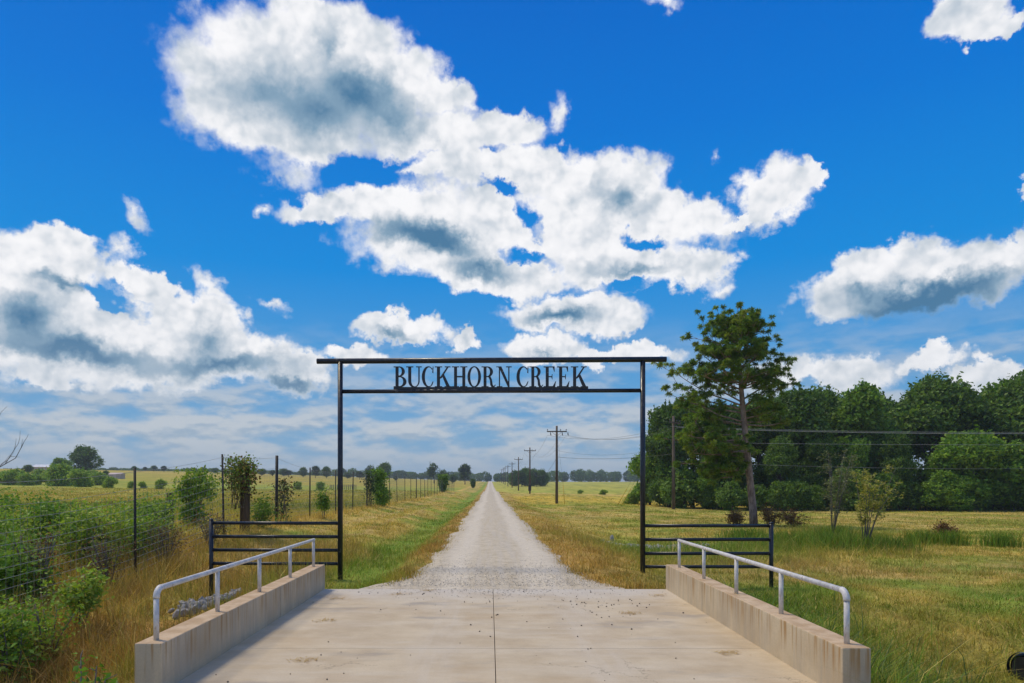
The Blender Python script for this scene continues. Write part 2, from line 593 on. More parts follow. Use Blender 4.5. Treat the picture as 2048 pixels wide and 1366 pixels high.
def galvanised():
    m, T, bs = mat('worn_white_pipe', 0.55, 0.35)
    p = T.node('ShaderNodeNewGeometry').outputs['Position']
    n = T.noise(p, 9, 7, 0.7)
    n2 = T.noise(T.vmath('MULTIPLY', p, (1, 1, .35)), 26, 5, 0.65)
    c = T.mix(T.sstep(n, 0.35, 0.65), (.50, .49, .48), (.70, .68, .65))
    rust = T.math('MULTIPLY', T.sstep(n2, 0.53, 0.66), T.sstep(n, 0.40, 0.62))
    c = T.mix(T.math('MULTIPLY', rust, .8), c, (.30, .19, .11))
    T.l.new(c, bs.inputs['Base Color'])
    bs.inputs['Metallic'].default_value = 0.05
    bump(T, bs, n2, 0.12, 0.003)
    return m


M['pipe'] = galvanised()


def concrete(name, wall):
    m, T, bs = mat(name, 0.88, 0.2)
    g = T.node('ShaderNodeNewGeometry')
    p = g.outputs['Position']
    x, y, z = T.sep(p)
    n = T.noise(p, 1.6, 7, 0.62)
    fine = T.noise(p, 60, 4, 0.7)
    c = T.mix(T.sstep(n, 0.28, 0.72), (.48, .37, .232), (.63, .515, .345))
    if wall:
        st = T.noise(T.vmath('MULTIPLY', p, (3.2, 3.2, .22)), 2.4, 5, 0.65)
        st2 = T.noise(T.vmath('MULTIPLY', p, (9, 9, .35)), 2.6, 4, 0.6)
        c = T.mix(T.sstep(st, 0.42, 0.62, 0, .45), c, (.40, .345, .27))
        up = T.sstep(T.math('ADD', z, T.math('MULTIPLY', st2, .2)), 0.17, 0.46)
        c = T.mix(T.math('MULTIPLY', T.math('MULTIPLY', T.sstep(st2, 0.50, 0.64), up), .85), c, (.37, .205, .065))
        nz = T.sep(g.outputs['Normal'])[2]
        top = T.sstep(nz, 0.7, 0.9)
        n3 = T.noise(p, 5, 6, 0.65)
        c = T.mix(top, c, T.mix(T.sstep(n3, 0.35, 0.65), (.46, .31, .17), (.62, .46, .29)))
    else:
        band = T.noise(T.vmath('MULTIPLY', p, (.5, 1.9, 1)), 1.2, 8, 0.66)
        c = T.mix(T.sstep(band, 0.42, 0.66, 0, .45), c, (.64, .555, .42))
        c = T.mix(T.sstep(T.noise(T.vmath('ADD', T.vmath('MULTIPLY', p, (.6, 1.3, 1)), (4.7, 2.2, 0)), .8, 5, 0.6), 0.50, 0.68, 0, .6), c, (.49, .355, .205))
        c = T.mix(T.sstep(T.noise(T.vmath('ADD', T.vmath('MULTIPLY', p, (.8, 1.7, 1)), (1.2, 7.9, 0)), .9, 5, 0.55), 0.57, 0.70, 0, .6), c, (.30, .27, .235))
        dust = T.sstep(T.math('ADD', y, T.math('MULTIPLY', n, 1.6)), 10.3, 11.6, 0, .8)
        c = T.mix(dust, c, (.60, .545, .46))
        lane = T.math('ABSOLUTE', T.math('SUBTRACT', T.math('ABSOLUTE', T.math('SUBTRACT', x, T.math('ADD', .1, T.math('MULTIPLY', n, .3)))), .8))
        c = T.mix(T.math('MULTIPLY', T.sstep(lane, .34, .06), T.sstep(T.noise(T.vmath('MULTIPLY', p, (5, .5, 1)), 1, 5, .6), .35, .65, .08, .40)), c, (.66, .585, .47))
        cv = T.node('ShaderNodeTexVoronoi', feature='DISTANCE_TO_EDGE')
        T.l.new(T.vmath('ADD', T.vmath('MULTIPLY', p, (.42, .42, 1)), T.vmath('SCALE', T.noise(p, 1.7, 6, .65, color=True), scale=.6)), cv.inputs['Vector'])
        cv.inputs['Scale'].default_value = 1.0
        crack = T.math('MULTIPLY', T.sstep(cv.outputs[0], .0042, .0016), T.sstep(T.noise(p, .9, 3), .50, .58))
        c = T.mix(T.math('MULTIPLY', crack, .6), c, (.17, .135, .095))
        br = T.noise(T.vmath('MULTIPLY', p, (3, 150, 1)), 1, 3, 0.6)
        c = T.mix(T.sstep(br, 0.4, 0.7, 0, .12), c, (.30, .26, .21))
    c = T.mix(T.sstep(fine, 0.35, 0.75, 0, .25), c, (.30, .27, .23))
    T.l.new(c, bs.inputs['Base Color'])
    bump(T, bs, fine, 0.25, 0.004)
    return m


M['deck'] = concrete('deck_concrete', False)
M['parapet'] = concrete('parapet_concrete', True)


def gravel_mat():
    m, T, bs = mat('gravel', 0.92, 0.15)
    p = T.node('ShaderNodeNewGeometry').outputs['Position']
    x, y, z = T.sep(p)
    wob = T.math('MULTIPLY', T.math('SUBTRACT', T.noise(T.vmath('MULTIPLY', p, (.3, .12, 1)), 1, 4), .5), .9)
    xx = T.math('ADD', T.math('SUBTRACT', x, .15), wob)
    trk = T.math('ABSOLUTE', T.math('SUBTRACT', T.math('ABSOLUTE', xx), .78))
    trk = T.sstep(trk, .42, .08)
    streak = T.noise(T.vmath('MULTIPLY', p, (7, .25, 1)), 1, 6, .65)
    n = T.noise(p, 4, 8, .7)
    v = T.node('ShaderNodeTexVoronoi'); T.l.new(p, v.inputs['Vector']); v.inputs['Scale'].default_value = 34
    vc = T.sep(v.outputs['Color'])[0]
    c = T.mix(T.sstep(n, .3, .7), (.46, .38, .26), (.64, .55, .40))
    c = T.mix(T.sstep(streak, .4, .65, 0, .5), c, (.58, .52, .43))
    c = T.mix(T.math('MULTIPLY', trk, .5), c, (.75, .665, .525))
    c = T.mix(T.sstep(vc, .55, .95, 0, .3), c, (.27, .24, .2))
    T.l.new(c, bs.inputs['Base Color'])
    bump(T, bs, v.outputs['Distance'], .5, .02)
    return m


M['gravel'] = gravel_mat()


def ground_mat():
    m, T, bs = mat('meadow_ground', 0.95, 0.1)
    p = T.node('ShaderNodeNewGeometry').outputs['Position']
    a = T.node('ShaderNodeAttribute', attribute_name='col').outputs[0]
    n = T.noise(T.vmath('MULTIPLY', p, (1.0, .55, 1)), 2.2, 8, .7)
    n2 = T.noise(T.vmath('MULTIPLY', p, (.25, .1, 1)), .8, 6, .65)
    n3 = T.noise(p, 14, 5, .7)
    k = T.math('ADD', T.math('ADD', T.sstep(n, .25, .75, .66, 1.26), T.sstep(n2, .3, .7, -.16, .16)), T.sstep(n3, .25, .75, -.22, .22))
    T.l.new(T.vmath('SCALE', a, scale=k), bs.inputs['Base Color'])
    bump(T, bs, n, .8, .12)
    return m


M['ground'] = ground_mat()


# ------------------------------------------------------------------ what grows where
C_DRY = np.array([.55, .38, .095]); C_OLIVE = np.array([.31, .32, .045]); C_GREEN = np.array([.17, .285, .032])
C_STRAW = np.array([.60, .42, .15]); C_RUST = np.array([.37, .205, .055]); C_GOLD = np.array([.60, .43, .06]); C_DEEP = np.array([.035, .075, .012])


def mixc(c, d, f):
    f = np.clip(np.asarray(f), 0, 1)[..., None]
    return c * (1 - f) + d * f


def meadow(x, y):
    """Colour of the vegetation cover, sunlight painted into the far right band (n,3)."""
    x = np.asarray(x, float); y = np.asarray(y, float)
    n1 = fbm(x * .35 + 3, y * .22 + 8, 4); n2 = fbm(x * 1.3, y * .8 + 30, 3); n3 = fbm(x * .09 + 50, y * .05, 3)
    c = np.broadcast_to(C_OLIVE, x.shape + (3,)).copy()
    c = mixc(c, C_DRY, sst(.33, .58, n1) * .85)
    wob = (fbm(x * .2 + 70, y * .16, 3) - .5)
    L = x < 0
    xl = x + wob * 1.2
    # left verge
    ver = L & (x > -8)
    c = mixc(c, C_GREEN, ver * sst(-3.6, -3.0, xl) * sst(-1.6, -2.2, xl) * sst(12, 15, y) * .7)
    c = mixc(c, C_RUST * 1.15, ver * sst(-2.0, -1.6, xl) * .75)
    sw = np.sin((xl + 20) * 4.6 + wob * 3)
    c = mixc(c, C_STRAW * .85, ver * sst(-3.3, -3.8, xl) * sst(.5, .95, sw) * sst(13, 18, y) * .75)
    c = mixc(c, C_GREEN * .95, ver * sst(.58, .75, n2) * sst(10, 14, y) * .6)
    c = mixc(c, C_DRY * 1.1, ver * sst(-6.3, -7.2, xl) * .8 * sst(16, 24, y))
    c = mixc(c, C_RUST, L * sst(22, 14, y) * sst(-2.6, -3.4, x) * sst(.35, .6, n1 * .5 + n2 * .5) * .85)
    # left field in long bands
    lf = (x < -8) & (y > 20)
    yb = y * (1 + wob * .5)
    c = mixc(c, C_DRY * .9 + C_OLIVE * .35, lf * .6)
    c = mixc(c, C_DEEP * 1.6, lf * np.exp(-((yb - 46) / 9) ** 2) * .8)
    c = mixc(c, C_GOLD * .72, lf * sst(60, 90, yb) * .7)
    c = mixc(c, C_GREEN * 1.25, lf * np.exp(-((yb - 170) / 50) ** 2) * .6)
    c = mixc(c, C_OLIVE * 1.05, lf * sst(.42, .6, n2) * .6)
    # right verge
    rt = ~L
    xr = x + wob * 1.3
    c = mixc(c, C_RUST * 1.25, rt * sst(3.9, 2.8, xr) * sst(.25, .6, n2) * .8)
    c = mixc(c, C_GREEN * .9, rt * np.exp(-((xr - 6.2) / 3.2) ** 2 - ((y - 23) / 4.5) ** 2) * 1.1)
    c = mixc(c, C_GREEN * .8, rt * np.exp(-((xr - 4.4) / 1.6) ** 2 - ((y - 11.5) / 4.2) ** 2) * .9)
    c = mixc(c, C_STRAW * .8, rt * np.exp(-((y - 17.0 - wob * 4) / 2.0) ** 2) * sst(4, 6, x) * .75)
    c = mixc(c, C_STRAW * .75 + C_OLIVE * .3, rt * sst(28, 38, y) * sst(.3, .6, n1) * .7)
    c = mixc(c, C_GREEN * .95, rt * np.exp(-((x - 9.9 - (13.2 - y) * .8) / 1.3) ** 2 - ((y - 13.0) / .7) ** 2) * 1.1)
    c = mixc(c, C_GREEN * .75, rt * np.exp(-((x - 4.4) / 1.7) ** 2 - ((y - 6.6) / 3.2) ** 2))
    c = mixc(c, C_GOLD, rt * sst(66, 84, yb) * sst(128, 112, yb) * sst(2.5, 4, x) * .9)  # band of dry yellow grass, its sunlit brightness painted into the colour
    c = mixc(c, C_DRY * 1.2, rt * np.exp(-((yb - 132) / 8) ** 2) * .8 * sst(2.5, 4, x))
    c = mixc(c, C_OLIVE * 1.1 + C_DRY * .2, rt * sst(138, 165, yb) * .85)
    c = mixc(c, C_OLIVE * .8, rt * sst(.5, .66, n2) * sst(3.5, 6, x) * .7)
    c = mixc(c, C_GREEN * .85, rt * sst(.56, .68, fbm(x * .28 + 9, y * .5 + 44, 3)) * sst(3.5, 6, x) * sst(45, 25, y) * .6)
    c = mixc(c, C_GREEN * 1.1, sst(.6, .75, n3) * sst(30, 60, y) * .35)
    return c


# ------------------------------------------------------------------ the setting: ground and road
def make_ground():
    def axis(lo_dense, hi_dense, step, lo, hi, grow=1.10):
        a = list(np.arange(lo_dense, hi_dense + 1e-6, step))
        s = step
        while a[-1] < hi:
            s *= grow; a.append(a[-1] + s)
        s = step
        pre = []
        q = lo_dense
        while q > lo:
            s *= grow; q -= s; pre.append(q)
        return np.array(pre[::-1] + a)
    xs = axis(-13, 13, .2, -1800, 1800)
    ys = axis(2, 34, .2, -40, 3000, 1.06)
    X, Y = np.meshgrid(xs, ys)
    Z = ground_z(X, Y)
    v = np.stack([X, Y, Z], -1).reshape(-1, 3)
    ny, nx = X.shape
    i = np.arange(ny - 1)[:, None] * nx + np.arange(nx - 1)[None, :]
    f = np.stack([i, i + 1, i + nx + 1, i + nx], -1).reshape(-1, 4)
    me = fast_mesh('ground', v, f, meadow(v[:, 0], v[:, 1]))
    me.polygons.foreach_set('use_smooth', np.ones(len(me.polygons), bool))
    o = link('ground', me, M['ground'])
    tag(o, kind='structure')


make_ground()


def road_edges(y):
    y = np.asarray(y, float)
    n = (fbm(y * .9, y * 0 + 3.3, 4) - .5); m_ = (fbm(y * .9 + 40, y * 0 + 11.7, 4) - .5)
    flare = np.exp(-(np.maximum(y - 10.9, 0) / 1.0))
    l = -1.22 - .42 * flare + n * .55
    r = 1.50 + .18 * flare + m_ * .6
    return l, r


def make_road():
    ys = np.concatenate([np.arange(10.88, 60, .15), np.geomspace(60, 900, 160)])
    l, r = road_edges(ys)
    ts = np.array([-.12, 0, .1, .25, .4, .5, .6, .75, .9, 1, 1.12])
    prof = np.array([-.10, .012, .03, .02, .035, .05, .035, .02, .03, .012, -.10])
    X = l[:, None] + (r - l)[:, None] * ts
    Y = np.broadcast_to(ys[:, None], X.shape)
    Z = road_z(ys)[:, None] + (prof + .006) * np.clip((ys[:, None] - 10.88) * .22, 0, 1) - .004 * np.clip(1 - (ys[:, None] - 10.88) * 1.2, 0, 1) + (fbm(X * 3, Y * 2, 3) - .5) * .015 * np.clip(ys[:, None] - 10.88, 0, 1) + .002
    v = np.stack([X, Y, Z], -1).reshape(-1, 3)
    ny, nx = X.shape
    i = np.arange(ny - 1)[:, None] * nx + np.arange(nx - 1)[None, :]
    f = np.stack([i, i + 1, i + nx + 1, i + nx], -1).reshape(-1, 4)
    me = fast_mesh('gravel_road', v, f)
    me.polygons.foreach_set('use_smooth', np.ones(len(me.polygons), bool))
    tag(link('gravel_road', me, M['gravel']), kind='structure')


make_road()


# ------------------------------------------------------------------ concrete bridge
def make_bridge():
    root = empty('concrete_bridge', (0, 0, 0), 'tan concrete bridge deck with a straight centre joint leading to the gravel road', 'bridge')
    mid = [.045, .051]
    rows = [(-3.0, 4.2), (4.206, 6.9), (6.905, SLAB_END)]
    for (y0, y1) in rows:
        MB().box(SLAB_L - .02, mid[0], y0, y1, -.35, 0, .004).build('slab_panel', M['deck'], root)
        MB().box(mid[1], SLAB_R + .02, y0, y1, -.35, -.001, .004).build('slab_panel', M['deck'], root)
    MB().box(SLAB_L - .5, SLAB_R + .5, -3.0, SLAB_END - .15, -.75, -.352).build('bridge_base', M['deck'], root)
    # parapets and their handrails
    for side, xin, sgn, ynear in (('left', SLAB_L, -1, 5.42), ('right', SLAB_R, 1, 5.27)):
        xo = xin + sgn * .215
        a, b = sorted((xin, xo))
        lab = {'left': 'low concrete wall along the bridge edge on the leafy thicket side, rust streaked',
               'right': 'low concrete wall along the bridge edge on the pine tree side, rust streaked'}[side]
        w = empty('parapet_wall', ((a + b) / 2, ynear, 0), lab, 'wall')
        dxn = .03 if side == 'left' else -.075
        w.location.x += dxn
        w.rotation_euler.z = math.asin(dxn / 5.6)
        mat_ = M['parapet']
        cut = 8.55 if side == 'left' else 8.9
        for (y0, y1, dx) in ((ynear, cut - .004, 0), (cut + .004, SLAB_END + .02, .003)):
            MB().box(a - w.location.x + dxn + dx, b - w.location.x + dxn + dx, y0 - ynear, y1 - ynear, -.9, .38, .012).build('wall_section', mat_, w)
        xc = xin + sgn * .105
        hl = {'left': 'worn white pipe handrail standing on the concrete wall nearest the thicket',
              'right': 'worn white pipe handrail standing on the concrete wall nearest the pine tree'}[side]
        hr = empty('handrail', (xc, ynear, .38), hl, 'handrail')
        hr.location.x += dxn
        hr.rotation_euler.z = w.rotation_euler.z
        y0 = 5.55 if side == 'left' else 5.42
        ysp = [y0 + i * 1.262 for i in range(5)]
        hh = .405
        el = .075
        # rail with rounded near elbow
        rail = MB()
        rail.tube([(0, y0 - ynear + el, hh), (0, ysp[-1] - ynear + .03, hh + .0)], .0225, 14).build('rail', M['pipe'], hr)
        e = MB()
        e.tube([(0, y0 - ynear + el - el * math.sin(a_), hh - el + el * math.cos(a_)) for a_ in np.linspace(0, math.pi / 2, 9)], .0255, 14).build('elbow', M['pipe'], hr)
        for i, yy in enumerate(ysp):
            ztop = hh - el if i == 0 else hh - .012
            MB().tube([(0, yy - ynear, -.01), (0, yy - ynear, ztop)], .0215, 14).build('post', M['pipe'], hr)


make_bridge()


# ------------------------------------------------------------------ ranch gate with cut-out lettering
GY = 14.2
KX = GY / F


def letter_shapes():
    """Pieces of condensed serif capitals, cap height 1: ('p', polygon) or ('r', outer/inner ellipse arc)."""
    def rect(x0, x1, y0, y1): return ('p', [(x0, y0), (x1, y0), (x1, y1), (x0, y1)])
    def arc(cx, cy, ox, oy, icx, icy, ix, iy, a0, a1, n=18): return ('r', (cx, cy, ox, oy, icx, icy, ix, iy, a0, a1, n))
    S = {}
    S['B'] = (.62, [rect(.09, .24, 0, 1), rect(0, .09, .955, 1), rect(0, .09, 0, .045), arc(.27, .755, .27, .245, .27, .755, .12, .195, -90, 90), rect(.24, .27, .95, 1), rect(.24, .27, .51, .56),
                    arc(.29, .265, .33, .265, .29, .265, .17, .215, -90, 90), rect(.24, .29, 0, .05), rect(.24, .29, .48, .505)])
    S['U'] = (.75, [rect(.10, .25, .3, .955), rect(.585, .65, .3, .955), rect(0, .35, .955, 1), rect(.48, .75, .955, 1), arc(.375, .3, .275, .315, .4175, .3, .1675, .262, 180, 360)])
    S['C'] = (.58, [arc(.31, .5, .31, .51, .345, .5, .195, .455, 48, 312), ('p', [(.50, .70), (.555, .66), (.56, 1.0), (.525, 1.0)]), ('p', [(.51, .12), (.56, .26), (.535, .30), (.46, .15)])])
    S['K'] = (.78, [rect(.10, .25, .045, .955), rect(0, .35, .955, 1), rect(0, .35, 0, .045), ('p', [(.25, .40), (.33, .44), (.645, .955), (.565, .955), (.25, .48)]), ('p', [(.335, .56), (.42, .66), (.71, .045), (.54, .045)]),
                    rect(.47, .74, .955, 1), rect(.46, .80, 0, .045)])
    S['H'] = (.75, [rect(.10, .25, .045, .955), rect(.50, .65, .045, .955), rect(.25, .50, .47, .54), rect(0, .35, .955, 1), rect(0, .35, 0, .045), rect(.40, .75, .955, 1), rect(.40, .75, 0, .045)])
    S['O'] = (.64, [arc(.32, .5, .32, .51, .32, .5, .185, .46, 0, 360, 36)])
    S['R'] = (.70, [rect(.10, .25, .045, .955), rect(0, .30, .955, 1), rect(0, .35, 0, .045), arc(.28, .74, .29, .26, .28, .74, .135, .21, -90, 90), rect(.25, .28, .48, .53), rect(.25, .28, .951, .954),
                    ('p', [(.33, .50), (.43, .55), (.52, .36), (.555, .12), (.60, .05), (.68, .13), (.70, .10), (.62, -.01), (.50, .0), (.43, .10), (.41, .34)])])
    S['N'] = (.72, [rect(.12, .18, .045, .955), rect(.565, .625, .045, .955), ('p', [(.06, 1), (.24, 1), (.63, .10), (.63, -.02), (.56, -.02), (.18, .82)]), rect(0, .06, .957, 1), rect(.46, .73, .955, 1), rect(.02, .29, 0, .045)])
    S['E'] = (.61, [rect(.10, .25, .05, .95), rect(0, .53, .95, 1), rect(0, .56, 0, .05), rect(.25, .41, .48, .53), ('p', [(.44, .95), (.53, .95), (.53, .74), (.51, .74)]), ('p', [(.44, .05), (.56, .05), (.60, .29), (.575, .29)]),
                    ('p', [(.37, .505), (.41, .37), (.425, .37), (.425, .64), (.41, .64)])])
    return S


def make_gate():
    g = empty('ranch_gate', (0, GY, 0), 'tall black steel ranch entrance arch carrying BUCKHORN CREEK in cut-out letters', 'gate arch')
    xl, xr = at(680.5, GY), at(1285.5, GY)
    bp = M['black_paint']
    zt, zb = hgt(720.5, GY), hgt(782, GY)
    for x in (xl, xr):
        MB().tube([(x, 0, -.55), (x, 0, zt - .02)], .052, 18).build('post', bp, g)
    tl, tr_ = at(634, GY), at(1332.5, GY)
    MB().tube([(tl, 0, zt - .02), (tr_, 0, zt + .018)], .055, 18).build('top_beam', bp, g)
    MB().tube([(xl + .05, 0, zb - .01), (xr - .05, 0, zb + .01)], .041, 16).build('lower_beam', bp, g)
    S = letter_shapes()
    k = 4.655
    starts = [('B', 127), ('U', 243), ('C', 389), ('K', 510), ('H', 670), ('O', 814), ('R', 945), ('N', 1083), ('C', 1270), ('R', 1390), ('E', 1523), ('E', 1648), ('K', 1777)]
    ends = [247, 389, 502, 664, 814, 941, 1077, 1224, 1386, 1520, 1641, 1766, 1932]
    cap = (345 - 152) / k * KX
    z0 = hgt(700 + 346 / k, GY)
    plate = MB()
    px0, px1 = at(760 + 127 / k, GY), at(760 + 1938 / k, GY)
    plate.box(px0, px1, -.0125, .0125, zb + .02, z0 + .003)
    plate.build('lettering_base', bp, g)
    for (ch, s), e_ in zip(starts, ends):
        wd, pieces = S[ch]
        x0 = at(760 + s / k, GY)
        sx = (e_ - s) / k * KX / wd
        mb = MB()
        for q, (kind, dat) in enumerate(pieces):
            th = .008 + .0012 * q
            if kind == 'p':
                pts = [(x0 + u * sx, z0 + v * cap) for u, v in dat]
                n = len(pts)
                area = sum(pts[i][0] * pts[(i + 1) % n][1] - pts[(i + 1) % n][0] * pts[i][1] for i in range(n))
                if area < 0: pts = pts[::-1]
                vs = [(x, -th, z) for x, z in pts] + [(x, th, z) for x, z in pts]
                fs = [tuple(range(n)), tuple(range(2 * n - 1, n - 1, -1))] + [(i, n + i, n + (i + 1) % n, (i + 1) % n) for i in range(n)]
                mb.add(vs, fs)
            else:
                cx, cy, ox, oy, icx, icy, ix, iy, a0, a1, n = dat
                aa = np.radians(np.linspace(a0, a1, n + 1))
                vs = []
                for a in aa:
                    xo, yo = x0 + (cx + ox * math.cos(a)) * sx, z0 + (cy + oy * math.sin(a)) * cap
                    xi, yi = x0 + (icx + ix * math.cos(a)) * sx, z0 + (icy + iy * math.sin(a)) * cap
                    vs += [(xo, -th, yo), (xi, -th, yi), (xi, th, yi), (xo, th, yo)]
                fs = []
                for i in range(n):
                    b = i * 4; c = b + 4
                    fs += [(b, c, c + 1, b + 1), (b + 1, c + 1, c + 2, b + 2), (b + 2, c + 2, c + 3, b + 3), (b + 3, c + 3, c, b)]
                if a1 - a0 < 359: fs += [(0, 1, 2, 3), (n * 4 + 3, n * 4 + 2, n * 4 + 1, n * 4)]
                mb.add(vs, fs)
        mb.build('letter', bp, g)
    # side panels
    for side, xe, rails, zpost, ztop in (('left', at(422.5, GY), (1046.5, 1073.5, 1100.5, 1127.5), -.75, 1040), ('right', at(1542.5, GY), (1051.5, 1079, 1107, 1133.5), -.42, 1047)):
        lab = {'left': 'black four-rail steel fence panel joining the arch post at the thicket side',
               'right': 'black four-rail steel fence panel joining the arch post in front of the pine'}[side]
        p = empty('fence_panel', (xe, GY, 0), lab, 'fence panel', 'black fence panels flanking the arch')
        xp = xl - .05 if side == 'left' else xr + .05
        for ry in rails:
            MB().tube([(xp - xe, 0, hgt(ry, GY)), (0, 0, hgt(ry - (.6 if side == 'left' else 0), GY))], .034, 14).build('rail', bp, p)
        for ry in rails:
            for q, xe_ in ((0, .044 if side == 'right' else -.044), (1, xp - xe)):
                s_ = -1 if (xe_ > 0) == (q == 0) else 1
                cx_ = (-.044 if side == 'right' else .044) if q == 0 else xe_
                MB().tube([(cx_ - .006, 0, hgt(ry - (.6 if side == 'left' and q == 0 else 0), GY)), (cx_ + .006, 0, hgt(ry - (.6 if side == 'left' and q == 0 else 0), GY))], .040, 12).build('weld', bp, p)
        ep = MB().tube([(0, 0, zpost - .25), (0, 0, hgt(ztop, GY))], .042, 14)
        ep.tube([(0, 0, hgt(ztop, GY)), (0, 0, hgt(ztop, GY) + .02), (0, 0, hgt(ztop, GY) + .032)], [.046, .04, .012], 14)
        ep.build('post', bp, p)


make_gate()


# ------------------------------------------------------------------ wire fence at the left
FX = -7.55


def make_fence():
    ys = [5.6, 10.3, 15.0, 19.9, 24.75, 29.4, 34.2, 38.7, 43.2] + [43.2 + 4.7 * i for i in range(1, 23)]
    root = empty('game_fence', (FX, 15, gz(FX, 15)), 'tall wire game fence on dark pipe posts running beside the road', 'fence')
    ox, oy, oz = root.location
    H = {}
    for i, y in enumerate(ys):
        h = 2.42 if y < 22 else (2.42 if i == 4 else 2.12)
        r_ = .052 if i == 4 else (.045 if i in (9, 14) else .027)
        x = FX + random.uniform(-.05, .05)
        z = gz(x, y)
        lean = random.uniform(-.05, .05)
        H[i] = (x, y, z, h)
        MB().tube([(x - ox, y - oy, z - .4 - oz), (x + lean - ox, y - oy + random.uniform(-.04, .04), z + h - oz)], r_, 10).build('post', M['fence_post'], root)
    net = MB()
    lev = [.06, .2, .35, .5, .66, .83, 1.0, 1.18, 1.36, 1.55, 1.75, 1.98]
    for i in range(len(ys) - 1):
        x0, y0, z0, h0 = H[i]; x1, y1, z1, h1 = H[i + 1]
        n = 5
        for l in lev:
            pts = []
            for q in range(n + 1):
                t = q / n
                pts.append((x0 + (x1 - x0) * t - ox + random.uniform(-.01, .01), y0 + (y1 - y0) * t - oy, z0 + (z1 - z0) * t + l - .05 * math.sin(math.pi * t) * (l / 2) - oz))
            net.tube(pts, .0038, 3, False)
        top = [(x0 + (x1 - x0) * t - ox, y0 + (y1 - y0) * t - oy, z0 + (z1 - z0) * t + (h0 + (h1 - h0) * t) - .08 - .04 * math.sin(math.pi * t) - oz) for t in np.linspace(0, 1, 6)]
        net.tube(top, .0045, 3, False)
        st = .17 if y0 < 60 else .5
        for y in np.arange(y0 + st, y1, st):
            t = (y - y0) / (y1 - y0)
            zz = z0 + (z1 - z0) * t - oz
            xx = x0 + (x1 - x0) * t - ox
            net.tube([(xx, y - oy, zz + .05), (xx, y - oy, zz + 1.96 - .05 * math.sin(math.pi * t))], .0022, 3, False)
    net.build('wire_netting', M['fence_wire'], root)


make_fence()


# ------------------------------------------------------------------ utility poles and lines
def make_pole(x, y, h, label, arms=1, group='utility poles along the road', rz=0.0, brackets=False):
    z = gz(x, y)
    p = empty('utility_pole', (x, y, z), label, 'utility pole', group, rz)
    MB().tube([(0, 0, -.6), (0, 0, h * .5), (.0, 0, h)], [.17, .145, .115], 12).build('pole_shaft', M['pole_wood'], p)
    a = MB()
    a.box(-1.15, 1.15, -.20, -.10, h - .72, h - .59)
    arm = a.build('crossarm', M['crossarm_wood'], p)
    for q in (-1.08, .42, 1.08):
        MB().tube([(q, -.15, h - .60), (q, -.15, h - .52), (q, -.15, h - .50), (q, -.15, h - .44), (q, -.15, h - .38)], [.022, .022, .06, .065, .03], 8).build('insulator', M['porcelain'], arm)
    br = MB()
    br.tube([(-.62, -.18, h - .66), (0, -.17, h - 1.2)], .016, 5); br.tube([(.62, -.18, h - .66), (0, -.17, h - 1.2)], .016, 5)
    br.build('arm_brace', M['grey_steel'], p)
    if brackets:
        for q in (-.72, .62, 1.28):
            MB().tube([(q, -.16, h - .74), (q, -.16, h - .95), (q + .05, -.16, h - 1.12)], [.03, .06, .035], 8).build('hanging_insulator', M['porcelain'], arm)
    return p


PX = 7.8
poles = []


